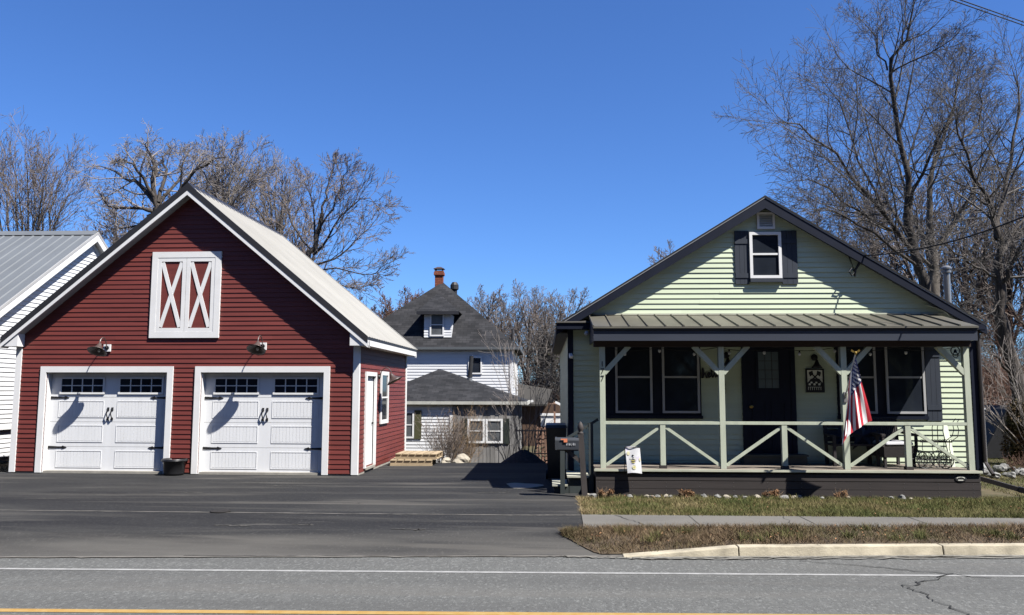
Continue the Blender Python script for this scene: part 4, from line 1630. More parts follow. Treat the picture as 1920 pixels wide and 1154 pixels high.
b.poly([(LX-9, wy1, -.1), (LX-.01, wy1, -.1), (LX-.01, wy1, 2.9), (LX-9, wy1, 2.9)])
b.build('wall', 'white_vinyl', lh, LO, recalc=False)
b = MB()
b.box(LX-9, LX-.1, wy0+.03, wy1, -.3, .12)
b.build('foundation', 'concrete', lh, LO)
b = MB()
b.box(LX-.04, LX+.035, wy0, wy1, .80, .90)
b.build('band_board', 'white', lh, LO)
b = MB()
ev = .18
xs_ = []
x = LX+ev
while x > LX-14:
    xs_ += [(x, .0), (x-.03, .02), (x-.07, .02), (x-.10, 0), (x-.30, 0)]
    x -= .30
for ry, sg in ((LEY, -1), (LBY, 1)):
    for (xa, ha), (xb, hb) in zip(xs_, xs_[1:]):
        b.poly([(xa, LRY, LRZ+ha), (xb, LRY, LRZ+hb), (xb, ry, LEZ+hb), (xa, ry, LEZ+ha)])
    b.poly([(LX+ev, LRY, LRZ-.05), (LX-14, LRY, LRZ-.05), (LX-14, ry, LEZ-.05), (LX+ev, ry, LEZ-.05)])
lr = b.build('roof', 'galv', lh, LO, recalc=False)
b = MB()
b.prism([(LRY-.2, LRZ-.2*LS+.035), (LRY, LRZ+.06), (LRY+.2, LRZ-.2*LS+.035), (LRY+.2, LRZ-.2*LS+.04), (LRY, LRZ+.066), (LRY-.2, LRZ-.2*LS+.04)], LX-14, LX+ev+.01, M_=lambda u, o, z: (o, u, z))
b.build('ridge_cap', 'galv', lr, LO)
for sg, ry in ((-1, LEY), (1, LBY)):
    b = MB()
    b.prism([(LRY, LRZ+.03), (ry, LEZ+.03), (ry, LEZ-.05), (LRY, LRZ-.05)], LX+ev, LX+ev+.02, M_=lambda u, o, z: (o, u, z))
    b.build('rake_edge', 'soffit', lr, LO)
    b = MB()
    b.prism([(LRY, LRZ-.052), (ry, LEZ-.052), (ry, LEZ-.24), (LRY, LRZ-.26)], LX+ev-.02, LX+ev+.012, M_=lambda u, o, z: (o, u, z))
    b.build('rake_fascia', 'white', lr, LO)
    b = MB()
    b.prism([(LRY, LRZ-.20), (ry, LEZ-.20), (ry, LEZ-.22), (LRY, LRZ-.22)], LX+.022, LX+ev-.022, M_=lambda u, o, z: (o, u, z))
    b.build('soffit', 'white', lr, LO)
    b = MB()
    b.prism([(LRY, LRZ-.22), (ry, LEZ-.22), (ry, LEZ-.36), (LRY, LRZ-.38)], LX+.0, LX+.03, M_=lambda u, o, z: (o, u, z))
    b.build('frieze_board', 'white', lr, LO)

# brown outbuilding far behind, between the two houses
BO = (.2, 44, -1.2)
bs = thing('brown_outbuilding', 'brown outbuilding with low grey roof and white overhead door, far behind between the houses', 'outbuilding', BO)
b = MB()
b.box(-3.2, 1.2, 44, 48, -1.2, at(1000, 758, 44).z)
b.build('wall', 'brownwood', bs, BO)
b = MB()
ra, rb = at(955, 720, 46.5), at(1048, 748, 46.5)
e0, e1 = at(955, 746, 43.5), at(1064, 760, 43.5)
b.hexa([(e0.x, 43.6, .95), (e1.x-1.1, 43.6, .95), (rb.x-.4, 47, 1.75), (ra.x, 47, 2.15), (e0.x, 43.6, 1.05), (e1.x-1.1, 43.6, 1.05), (rb.x-.4, 47, 1.85), (ra.x, 47, 2.25)])
b.build('roof', 'tanshingle', bs, BO)
b = MB()
w0, w1 = at(1041, 752, 43.3), at(1075, 768, 43.3)
b.bar(at(1041, 754, 43.3), at(1080, 773, 43.3), .08, .12, up=(0, 0, 1))
b.bar(at(972, 757, 43.3), at(1000, 752, 43.3), .08, .12, up=(0, 0, 1))
b.build('rake_fascia', 'white', bs, BO)
b = MB()
d0, d1_ = at(1014, 800, 43.9), at(1075, 776, 43.9)
b.box(d0.x, d1_.x, 43.86, 43.95, d0.z, d1_.z-.12)
b.box(d0.x-.06, d1_.x, 43.80, 43.85, d1_.z-.11, d1_.z+.02)
b.build('garage_door', 'white', bs, BO)
b = MB()
q = at(1040, 800, 43.4)
b.box(q.x-.05, q.x+.05, 43.4, 43.5, -1.2, at(1040, 754, 43.4).z)
b.build('red_post', 'firewood', bs, BO)

# neighbour's white house seen past the right-hand side
NO = (22.5, 40, -1.2)
nh = thing('white_bungalow', 'white house with pale grey roof and bow window, past the right porch end', 'house', NO)
NY = 40
q = lambda px, py: at(px, py, NY)
nx0, nx1 = q(1825, 780).x, q(1990, 780).x
nze = q(1860, 752).z
NF = lambda u, o, z: (u, NY-o, z)
b = MB()
siding(b, -1.2, nze, lambda z: nx0, lambda z: nx1, c=.13, lap=.02, Mf=NF)
b.poly([(nx0, NY+.01, -1.2), (nx0, NY+7, -1.2), (nx0, NY+7, nze), (nx0, NY+.01, nze)])
b.build('wall', 'white_vinyl', nh, NO, recalc=False)
b = MB()
zr = q(1860, 690).z*1.05
L_ = math.hypot(3.8, zr-nze)
b.poly([(nx0-.3, NY-.4, nze), (nx1+.3, NY-.4, nze), (nx1+.3, NY+3.4, zr), (nx0-.3, NY+3.4, zr)], [(0, 0), (nx1-nx0, 0), (nx1-nx0, L_), (0, L_)])
b.poly([(nx0-.3, NY+7.4, nze), (nx1+.3, NY+7.4, nze), (nx1+.3, NY+3.4, zr), (nx0-.3, NY+3.4, zr)], [(0, 0), (nx1-nx0, 0), (nx1-nx0, L_), (0, L_)])
nr = b.build('roof', 'tanshingle', nh, NO, recalc=False)
b = MB()
b.box(nx0-.3, nx1+.3, NY-.43, NY-.39, nze-.13, nze+.03)
b.build('eave_fascia', 'white', nr, NO)
for k, (pa, pb) in enumerate(((1840, 1851), (1853, 1864), (1866, 1877))):
    a_, c_ = q(pa, 787), q(pb, 760)
    sash_window(nh, a_.x, c_.x, a_.z, c_.z, NF, NO, w=.06, proud=(.12 if k == 1 else .06, .2 if k == 1 else .14))


# ------------------------------------------------------------------ bare trees
def norm(v):
    l = math.sqrt(v[0]*v[0]+v[1]*v[1]+v[2]*v[2]) or 1
    return (v[0]/l, v[1]/l, v[2]/l)


def sprout(rng, p, d, L, r, lev, P, out):
    n = P['seg'][lev]
    w, up = P['wob'][lev], P['up'][lev]
    st = L/n
    pts, rad, dirs = [p], [r], [d]
    for i in range(n):
        d = norm((d[0]+rng.gauss(0, w), d[1]+rng.gauss(0, w), d[2]+rng.gauss(0, w)+up))
        p = (p[0]+d[0]*st, p[1]+d[1]*st, p[2]+d[2]*st)
        pts.append(p)
        rad.append(max(P['rmin'], r*(1-P.get('taper', .8)*(i+1)/n)))
        dirs.append(d)
    out[lev].append((pts, rad))
    branch(rng, pts, rad, dirs, L, lev, P, out)


def branch(rng, pts, rad, dirs, L, lev, P, out, k=None, t0=None):
    if lev+1 >= P['lev']:
        return
    n = len(pts)-1
    k = k if k is not None else P['k'][lev]
    t0 = t0 if t0 is not None else P['t0'][lev]
    az = rng.uniform(0, 6.28)
    for j in range(k):
        t = t0+(1-t0)*(j+rng.random())/k
        t = min(t, .985)
        i = min(int(t*n), n-1)
        f = t*n-i
        p = tuple(pts[i][c]*(1-f)+pts[i+1][c]*f for c in range(3))
        r = rad[i]*(1-f)+rad[i+1]*f
        d = dirs[i+1]
        az += 2.4+rng.uniform(-.5, .5)
        a = norm((d[1], -d[0], 0)) if abs(d[2]) < .98 else (1, 0, 0)
        b_ = (d[1]*a[2]-d[2]*a[1], d[2]*a[0]-d[0]*a[2], d[0]*a[1]-d[1]*a[0])
        an = R(rng.uniform(*P['ang'][lev]))
        ca, sa, cz, sz = math.cos(an), math.sin(an), math.cos(az), math.sin(az)
        nd = norm(tuple(d[c]*ca+(a[c]*cz+b_[c]*sz)*sa for c in range(3)))
        Lc = L*P['ratio'][lev]*(1.2-.75*t)*rng.uniform(.65, 1.25)
        sprout(rng, p, nd, Lc, max(P['rmin'], min(r*.62, r*rng.uniform(.4, .65))), lev+1, P, out)


def tubes_mesh(name, groups, mt, off):
    """groups: (list of (pts, radii), sides); one mesh of tapered tubes"""
    V, Fs, base = [], [], 0
    for br, sides in groups:
        by = {}
        for pts, rad in br:
            by.setdefault(len(pts), []).append((pts, rad))
        for n, lst in by.items():
            A = np.array([q[0] for q in lst], float)
            Rr = np.array([q[1] for q in lst], float)
            N = len(lst)
            T = np.empty_like(A)
            T[:, 1:-1] = A[:, 2:]-A[:, :-2]
            T[:, 0] = A[:, 1]-A[:, 0]
            T[:, -1] = A[:, -1]-A[:, -2]
            T /= np.linalg.norm(T, axis=2, keepdims=True)+1e-9
            ref = np.where(np.abs(T[:, :1, 2:3]) > .9, np.array([[[1., 0, 0]]]), np.array([[[0, 0, 1.]]]))
            ref = np.broadcast_to(ref, T.shape)
            U = np.cross(T, ref)
            U /= np.linalg.norm(U, axis=2, keepdims=True)+1e-9
            Wv = np.cross(T, U)
            g = np.arange(sides)*2*math.pi/sides
            ring = A[:, :, None, :]+Rr[:, :, None, None]*(U[:, :, None, :]*np.cos(g)[None, None, :, None]+Wv[:, :, None, :]*np.sin(g)[None, None, :, None])
            V.append(ring.reshape(-1, 3))
            idx = np.arange(N*n*sides).reshape(N, n, sides)+base
            a = idx[:, :-1, :]
            b_ = np.roll(idx, -1, axis=2)[:, :-1, :]
            c = np.roll(idx, -1, axis=2)[:, 1:, :]
            d = idx[:, 1:, :]
            Fs.append(np.stack([a, b_, c, d], -1).reshape(-1, 4))
            base += N*n*sides
    V = np.concatenate(V)-np.array(off)
    Fq = np.concatenate(Fs)
    me = bpy.data.meshes.new(name)
    me.vertices.add(len(V))
    me.vertices.foreach_set('co', V.astype(np.float32).ravel())
    me.loops.add(Fq.size)
    me.loops.foreach_set('vertex_index', Fq.astype(np.int32).ravel())
    me.polygons.add(len(Fq))
    me.polygons.foreach_set('loop_start', np.arange(0, Fq.size, 4, dtype=np.int32))
    me.polygons.foreach_set('use_smooth', np.ones(len(Fq), dtype=bool))
    me.update(calc_edges=True)
    me.materials.append(M[mt])
    o = bpy.data.objects.new(name, me)
    COL.objects.link(o)
    return o


def make_tree(name, label, base, out, P, bark='bark', twig='twig', cat='tree', group=None, n_trunk=1):
    root = thing(name, label, cat, base, 0, group)
    L = P['lev']
    t = tubes_mesh('trunk', [(out[i], 9 if i == 0 else 6) for i in range(n_trunk+1) if out[i]], bark, base)
    t.parent = root
    c = tubes_mesh('crown', [(out[i], 4 if i == n_trunk+1 else 3) for i in range(n_trunk+1, L) if out[i]], twig, base)
    c.parent = root
    return root


def params(lev=5, k=(9, 8, 8, 5), ang=((25, 55), (25, 60), (25, 60), (25, 60)), ratio=(.62, .5, .45, .42), up=(.02, .06, .05, .03, .02),
           wob=(.05, .10, .13, .16, .18), rmin=.006, t0=(.3, .2, .15, .12), seg=(9, 7, 5, 4, 3), taper=.8):
    return dict(lev=lev, k=k, ang=ang, ratio=ratio, up=up, wob=wob, rmin=rmin, t0=t0, seg=seg, taper=taper)


def resample(ctrl, n):
    """smooth path through control points (Catmull-Rom), n pieces"""
    P_ = [Vector(c) for c in ctrl]
    P_ = [P_[0]*2-P_[1]]+P_+[P_[-1]*2-P_[-2]]
    out = []
    m = len(P_)-3
    for i in range(n+1):
        u = i/n*m
        k = min(int(u), m-1)
        f = u-k
        a, b_, c, d = P_[k:k+4]
        q = 0.5*((2*b_)+(c-a)*f+(2*a-5*b_+4*c-d)*f*f+(3*b_-a-3*c+d)*f**3)
        out.append(tuple(q))
    return out


def limb(rng, out, P, ctrl, r0, r1, lev, k, t0, n=12, wob=.0):
    pts = resample(ctrl, n)
    if wob:
        pts = [pts[0]]+[(p[0]+rng.gauss(0, wob), p[1]+rng.gauss(0, wob), p[2]+rng.gauss(0, wob*.7)) for p in pts[1:]]
    rad = [r0+(r1-r0)*i/n for i in range(n+1)]
    dirs = [norm(tuple(pts[min(i, n)][c]-pts[max(i-1, 0)][c] for c in range(3))) for i in range(n+1)]
    dirs[0] = dirs[1]
    L = sum(math.dist(a, c) for a, c in zip(pts, pts[1:]))
    out[lev].append((pts, rad))
    branch(rng, pts, rad, dirs, L, lev, P, out, k, t0)


def skeleton_tree(name, label, base_xy, Y, limbs, P, seed, bark='bark', twig='twig', group=None, depth=1.6, zb=None, cat='tree'):
    """limbs: (level, [(px, py, depth offset)...], r0, r1, children, t0); the layout read off the photograph at distance Y"""
    rng = random.Random(seed)
    out = [[] for _ in range(P['lev'])]
    base = None
    for lev, ctrl, r0, r1, k, t0 in limbs:
        pts = [at(c[0], c[1], Y+(c[2] if len(c) > 2 else 0)) for c in ctrl]
        if lev == 0 and base is None:
            bz = terrain_z(pts[0].x, Y)-.1 if zb is None else zb
            pts = [Vector((base_xy if base_xy is not None else pts[0].x, Y, bz))]+pts
            base = (pts[0].x, pts[0].y, bz)
        limb(rng, out, P, pts, r0, r1, lev, k, t0, n=12 if lev == 0 else 9, wob=.05 if lev else .03)
    return make_tree(name, label, base, out, P, bark, twig, cat, group)


def auto_tree(name, label, base, H, P, seed, r0=.25, lean=(0, 0), bark='bark', twig='twig', group=None, trunk_frac=1.0, k0=None):
    rng = random.Random(seed)
    out = [[] for _ in range(P['lev'])]
    top = (base[0]+lean[0], base[1]+lean[1], base[2]+H*trunk_frac)
    mid = (base[0]+lean[0]*.4+rng.uniform(-.3, .3), base[1]+lean[1]*.4, base[2]+H*trunk_frac*.5)
    limb(rng, out, P, [base, mid, top], r0, r0*.2, 0, k0 if k0 else P['k'][0], P['t0'][0], n=P['seg'][0])
    return make_tree(name, label, base, out, P, bark, twig, 'tree', group)


TG = 'bare trees behind the houses'
# the big maple behind the bungalow: central leader with long rising limbs
Pbig = params(lev=5, k=(0, 11, 9, 5), ratio=(.5, .44, .52, .65), t0=(.3, .22, .15, .1), up=(.02, .05, .06, .03, .02), wob=(.04, .08, .10, .13, .16), rmin=.0048, seg=(9, 9, 6, 4, 3), ang=((25, 50), (25, 58), (25, 55), (25, 60)))
B1 = [
    (0, [(1738, 560), (1716, 480), (1700, 400)], 0.190, 0.119, 0, .5),
    (1, [(1700, 402), (1696, 300), (1674, 200), (1664, 130, -.3), (1690, 80, -.5), (1713, 28, -.8), (1722, -25, -1)], 0.095, 0.012, 18, .2),
    (1, [(1664, 132, -.3), (1642, 92, -.2), (1628, 60), (1592, 15, .4)], 0.028, 0.006, 12, .15),
    (1, [(1667, 140, -.3), (1720, 110, -.9), (1770, 88, -1.6), (1815, 45, -2)], 0.028, 0.006, 13, .15),
    (1, [(1716, 478), (1660, 400, -.5), (1580, 308, -1.5), (1500, 240, -2.4), (1448, 226, -3)], 0.073, 0.007, 21, .12),
    (1, [(1660, 400, -.5), (1610, 300, .5), (1570, 190, 1.2), (1535, 140, 1.8)], 0.045, 0.007, 17, .15),
    (1, [(1712, 460), (1650, 340, 1.4), (1625, 220, 2.2), (1590, 150, 2.6)], 0.050, 0.007, 17, .2),
    (1, [(1690, 440), (1605, 395, -1.2), (1530, 340, -2.2), (1490, 338, -3)], 0.050, 0.007, 17, .15),
    (1, [(1722, 500), (1640, 440, -1.4), (1560, 395, -2.6), (1515, 400, -3.2)], 0.050, 0.007, 16, .15),
    (1, [(1703, 395), (1745, 290, -.6), (1790, 200, -1.2), (1800, 120, -1.5)], 0.056, 0.007, 17, .15),
    (1, [(1720, 490), (1700, 330, 2.0), (1730, 220, 3.0), (1750, 150, 3.2)], 0.050, 0.007, 17, .2),
]
skeleton_tree('maple_tree', 'tallest bare tree behind the bungalow, spreading far left over its gable', None, 25, B1, Pbig, 11, 'darkbark', 'darktwig', TG)
B2 = [
    (0, [(1752, 560), (1748, 490), (1742, 420)], 0.224, 0.143, 0, .5),
    (1, [(1742, 422), (1745, 350), (1765, 270), (1790, 190, .4), (1800, 130, .6)], 0.112, 0.009, 18, .2),
    (1, [(1748, 480), (1800, 400), (1850, 310, -.5), (1885, 230, -1)], 0.084, 0.009, 18, .2),
    (1, [(1748, 470), (1700, 380, .8), (1680, 290, 1.4), (1660, 240, 2)], 0.073, 0.009, 17, .2),
    (1, [(1750, 500), (1780, 440, 1.4), (1830, 380, 2.4), (1880, 360, 3)], 0.062, 0.009, 16, .2),
    (1, [(1746, 500), (1700, 450, -1.4), (1640, 420, -2.4), (1580, 410, -3)], 0.056, 0.009, 16, .2),
]
skeleton_tree('maple_tree', 'thick pale trunked bare tree behind the bungalow, right of the tallest tree', None, 29, B2, Pbig, 12, 'bark', 'darktwig', TG)
B3 = [
    (0, [(1912, 740), (1888, 640), (1872, 560), (1871, 490)], 0.224, 0.125, 0, .5),
    (1, [(1871, 492), (1866, 410), (1838, 350, -.4), (1800, 260, -.9), (1780, 180, -1.2)], 0.090, 0.008, 20, .15),
    (1, [(1868, 450), (1880, 370, .5), (1900, 280, .9), (1905, 180, 1.1), (1895, 120, 1.2)], 0.078, 0.008, 18, .15),
    (1, [(1800, 262, -.9), (1835, 230, -.6), (1842, 180, -.5), (1838, 130, -.4)], 0.034, 0.006, 12, .15),
    (1, [(1873, 545), (1905, 480, -.5), (1960, 400, -1)], 0.078, 0.009, 16, .2),
    (1, [(1871, 520), (1830, 500, -1), (1790, 470, -1.8), (1750, 440, -2.4)], 0.039, 0.007, 14, .15),
    (1, [(1878, 560), (1850, 590, -1), (1810, 600, -1.8), (1790, 640, -2)], 0.028, 0.006, 12, .2),
    (1, [(1895, 700), (1860, 660, -.6), (1838, 640, -1), (1820, 650, -1.4)], 0.045, 0.007, 12, .2),
    (1, [(1869, 500), (1910, 420, 1.5), (1960, 330, 2.4)], 0.062, 0.008, 16, .2),
]
skeleton_tree('maple_tree', 'leaning dark trunked bare tree at the right edge, its fork above the stove pipe', None, 23, B3, Pbig, 13, 'darkbark', 'darktwig', TG)

# prototypes for the rest, then copies
Pup = params(lev=5, k=(18, 11, 7, 3), ang=((14, 34), (15, 40), (20, 45), (20, 45)), ratio=(.55, .45, .5, .6), up=(.0, .14, .10, .06, .03), wob=(.03, .05, .08, .12, .15), t0=(.22, .15, .1, .1), rmin=.0075, seg=(9, 8, 5, 3, 3))
Pgn = params(lev=5, k=(15, 11, 8, 4), ang=((35, 75), (30, 70), (25, 60), (20, 50)), ratio=(.62, .48, .48, .58), up=(.0, .05, .04, .03, .02), wob=(.06, .20, .22, .22, .2), t0=(.28, .2, .15, .1), rmin=.0085, seg=(9, 9, 6, 4, 3))
Pfan = params(lev=5, k=(14, 12, 8, 4), ang=((22, 55), (22, 50), (22, 50), (20, 48)), ratio=(.72, .46, .50, .6), up=(.0, .07, .07, .05, .03), wob=(.04, .08, .12, .15, .18), t0=(.22, .2, .15, .1), rmin=.0085, seg=(9, 8, 5, 4, 3))
Pmid = params(lev=5, k=(15, 11, 7, 3), ang=((22, 50), (22, 48), (22, 48), (20, 45)), ratio=(.62, .45, .5, .6), up=(.0, .10, .08, .05, .03), wob=(.04, .07, .1, .15, .15), t0=(.3, .2, .12, .1), rmin=.010, seg=(9, 8, 5, 3, 2))
T1 = [(0, [(57, 640), (58, 600), (60, 560)], .17, .11, 0, .5)]
for tx, ty, bx_, dz_ in ((-25, 290, 40, .6), (-5, 262, 46, -.4), (18, 246, 50, .5), (45, 230, 58, 0), (66, 285, 60, -.7), (90, 262, 62, .7), (112, 276, 66, -.3), (133, 318, 64, .4), (30, 300, 52, 1.2), (80, 320, 60, -1.2)):
    bq = bx_+(tx-bx_)*.42
    T1.append((1, [(60, 590), (bq, 460, dz_*.4), ((bq+tx)/2+2, (470+ty)/2, dz_*.8), (tx, ty+42, dz_)], .070, .009, 11, .22))
skeleton_tree('poplar_tree', 'upright many-stemmed bare tree at the left edge behind the metal roof', None, 36, T1, Pup, 21, 'bark', 'twig', TG)
T2 = [
    (0, [(297, 520), (298, 450), (296, 390)], .30, .20, 0, .5),
    (1, [(296, 392), (283, 348), (290, 312), (276, 284), (275, 266)], .12, .012, 12, .15),
    (1, [(297, 392), (330, 372, -.4), (356, 328, -.6), (400, 300, -.8), (425, 296, -1)], .12, .012, 13, .15),
    (1, [(294, 384), (262, 345, .5), (238, 338, .9), (210, 318, 1.2), (172, 312, 1.5)], .11, .012, 13, .12),
    (1, [(292, 398), (250, 392, -.5), (205, 388, -.8), (182, 352, -1)], .10, .012, 12, .12),
    (1, [(297, 380), (312, 330, .6), (306, 300, .8), (318, 284, 1)], .09, .012, 12, .15),
    (1, [(290, 370), (255, 318, -.6), (232, 300, -.9), (222, 298, -1.2)], .08, .012, 12, .15),
    (1, [(296, 386), (335, 340, 1), (345, 300, 1.3), (362, 290, 1.6)], .08, .012, 12, .15),
    (1, [(290, 400), (262, 420, .7), (215, 430, 1.1), (180, 415, 1.4)], .07, .012, 10, .15),
]
skeleton_tree('gnarled_tree', 'gnarled wide bare tree rising behind the left slope of the garage roof', None, 34, T2, Pgn, 23, 'darkbark', 'palebark', TG)
T3 = [(0, [(410, 520), (412, 460), (414, 420)], .2, .12, 0, .5)]
for tx, ty, bx_, dz_ in ((368, 278, 402, .6), (396, 270, 408, -.5), (420, 262, 414, .4), (447, 266, 420, -.3), (476, 262, 424, .5), (490, 300, 428, -.6), (360, 320, 400, -.9), (440, 300, 418, 1)):
    T3.append((1, [(414, 470), (bx_, 400, dz_*.4), ((bx_+tx)/2, (390+ty)/2+8, dz_*.8), (tx, ty+18, dz_)], .085, .010, 12, .12))
skeleton_tree('ash_tree', 'bare grey tree directly behind the garage ridge', None, 38, T3, Pfan, 24, 'bark', 'palebark', TG)
T4 = [(0, [(520, 560), (521, 500), (520, 460)], .2, .12, 0, .5)]
for tx, ty, bx_, dz_ in ((478, 322, 508, .6), (498, 308, 514, -.4), (514, 296, 518, .3), (540, 312, 524, -.5), (556, 334, 528, .6), (462, 350, 504, -.8), (538, 352, 526, .9)):
    T4.append((1, [(520, 520), (bx_, 440, dz_*.4), ((bx_+tx)/2, (430+ty)/2, dz_*.8), (tx, ty+18, dz_)], .075, .010, 11, .12))
skeleton_tree('ash_tree', 'bare grey tree behind the right garage roof, left of the fan-shaped tree', None, 41, T4, Pup, 25, 'bark', 'palebark', TG)
F1 = [
    (0, [(572, 520), (590, 462), (605, 400)], 0.149, 0.096, 0, .5),
    (1, [(604, 402), (612, 360), (622, 320), (628, 300)], 0.056, 0.008, 12, .15),
    (1, [(590, 462), (585, 380, .6), (568, 330, 1)], 0.050, 0.008, 12, .15),
    (1, [(598, 440), (622, 390, -.5), (640, 340, -.8), (655, 318, -1)], 0.050, 0.008, 12, .15),
    (1, [(588, 478), (620, 440, -.4), (645, 400, -.6), (690, 370, -.9), (715, 395, -1)], 0.056, 0.008, 13, .15),
    (1, [(578, 500), (640, 478, .5), (680, 440, .9), (718, 400, 1.2)], 0.056, 0.008, 13, .15),
    (1, [(575, 510), (630, 505, -.4), (690, 515, -.6), (735, 490, -.8)], 0.043, 0.008, 12, .15),
    (1, [(574, 515), (620, 530, .4), (670, 540, .8), (705, 530, 1.2)], 0.037, 0.008, 11, .15),
    (1, [(585, 470), (550, 420, .4), (530, 380, .8), (505, 350, 1)], 0.050, 0.008, 12, .15),
]
skeleton_tree('ash_tree', 'fan-shaped bare tree reaching right above the garage roof against open sky', None, 35, F1, Pfan, 26, 'darkbark', 'twig', TG)
b1 = at(690, 560, 46)
auto_tree('thicket_tree', 'low brownish bare tree right of the garage roof edge, below the fan-shaped tree', (b1.x, 46, -1.2), 6.6, Pmid, 27, .2, (.5, 0), 'bark', 'redtwig', TG, k0=18)
b1 = at(765, 560, 48)
auto_tree('thicket_tree', 'brownish bare tree just left of the brick chimney', (b1.x, 48, -1.2), 7.3, Pmid, 28, .2, (-.3, 0), 'bark', 'redtwig', TG, k0=18)
protos = []
for i, (px, py, Y, seed, lab) in enumerate(((905, 540, 56, 31, 'bare tree nearest the black roof vent, behind the hip roof'),
                                            (985, 548, 60, 33, 'bare tree in the gap midway between the hip roof and the bungalow eave'),
                                            (1055, 542, 54, 32, 'bare tree behind the left eave of the bungalow'))):
    b1 = at(px, py, Y)
    protos.append(auto_tree('maple_tree', lab, (b1.x, Y, -1.2), (b1.z+1.2)*.8, Pmid, seed, .26, (.3, 0), 'darkbark', 'twig', TG))
more = [(868, 560, 62, 0, 1.0, 2.2, 'bare tree half hidden by the right slope of the hip roof'),
        (945, 556, 66, 2, 1.0, 4.0, 'slightly lower bare tree between the two nearer ones in the gap'),
        (1022, 560, 64, 1, 1.0, 5.2, 'faint bare tree low in the gap beside the bungalow eave'),
        (1105, 575, 60, 0, 1.0, 1.2, 'bare tree whose top shows over the lower left roof slope of the bungalow'),
        (1262, 486, 44, 1, 1.0, .6, 'bare treetop poking above the middle of the left roof slope of the bungalow')]
for px, py, Y, k, s, rz, lab in more:
    q0 = at(px, py, Y)
    c = copy_tree(protos[k])
    Hh = q0.z+1.2
    ph = [at(905, 540, 56).z, at(985, 548, 60).z, at(1055, 542, 54).z][k]+1.2
    sc = Hh/ph
    c.location = (q0.x, Y, -1.2)
    c.scale = (sc, sc, sc)
    c.rotation_euler = (0, 0, rz)
    c['label'] = lab
# a paler row behind the garage
for px, py, Y, k, rz, lab in ((235, 375, 53, 2, 2.2, 'faint bare tree in the farthest row, behind the left half of the gnarled tree'),
                              (345, 345, 55, 0, 3.0, 'faint bare tree in the farthest row, behind the garage peak'),
                              (455, 345, 52, 1, 4.0, 'faint bare tree in the farthest row, just right of the garage peak'),
                              (560, 385, 54, 2, 4.8, 'faint bare tree in the farthest row, behind the trunk of the fan-shaped tree')):
    q0 = at(px, py, Y)
    c = copy_tree(protos[k])
    ph = [at(905, 540, 56).z, at(985, 548, 60).z, at(1055, 542, 54).z][k]+1.2
    sc = (q0.z+1.2)/ph
    c.location = (q0.x, Y, -1.2)
    c.scale = (sc*.8, sc*.8, sc)
    c.rotation_euler = (0, 0, rz)
    c['label'] = lab
# the trees that fill in behind the three big ones on the right
for px, py, Y, k, rz, lab in ((1560, 400, 40, 1, 1.0, 'bare tree farther back showing just right of the bungalow peak'),
                              (1640, 340, 43, 0, 2.0, 'bare tree farther back filling in between the big limbs'),
                              (1720, 330, 41, 2, 3.1, 'bare tree farther back behind the thick pale trunk'),
                              (1800, 340, 44, 1, 4.3, 'bare tree farther back above the stove pipe'),
                              (1880, 320, 42, 0, 5.0, 'bare tree farther back behind the leaning dark trunk'),
                              (1950, 330, 40, 2, .3, 'bare tree farther back at the right edge of the view')):
    q0 = at(px, py, Y)
    c = copy_tree(protos[k])
    ph = [at(905, 540, 56).z, at(985, 548, 60).z, at(1055, 542, 54).z][k]+1.2
    sc = (q0.z+1.2)/ph
    c.location = (q0.x, Y, -1.2)
    c.scale = (sc*.85, sc*.85, sc)
    c.rotation_euler = (0, 0, rz)
    c['label'] = lab


# vine-hung dark tree in the gap: trunk with a dense brush of fine shoots
def brush(rng, cx, cy, cz, rx, ry, rz_, n, L, rad, updir=.6, flat=1.0):
    br = []
    for i in range(n):
        while True:
            u = (rng.uniform(-1, 1), rng.uniform(-1, 1), rng.uniform(-1, 1))
            if u[0]**2+u[1]**2+u[2]**2 < 1:
                break
        p = (cx+u[0]*rx, cy+u[1]*ry, cz+u[2]*rz_)
        d = norm((rng.gauss(0, 1)*flat, rng.gauss(0, 1)*flat, rng.gauss(updir, .7)))
        l = L*rng.uniform(.4, 1.3)
        pts = [p]
        for s in range(3):
            d = norm((d[0]+rng.gauss(0, .22), d[1]+rng.gauss(0, .22), d[2]+rng.gauss(0, .22)))
            p = (p[0]+d[0]*l/3, p[1]+d[1]*l/3, p[2]+d[2]*l/3)
            pts.append(p)
        br.append((pts, [rad, rad*.8, rad*.6, rad*.4]))
    return br


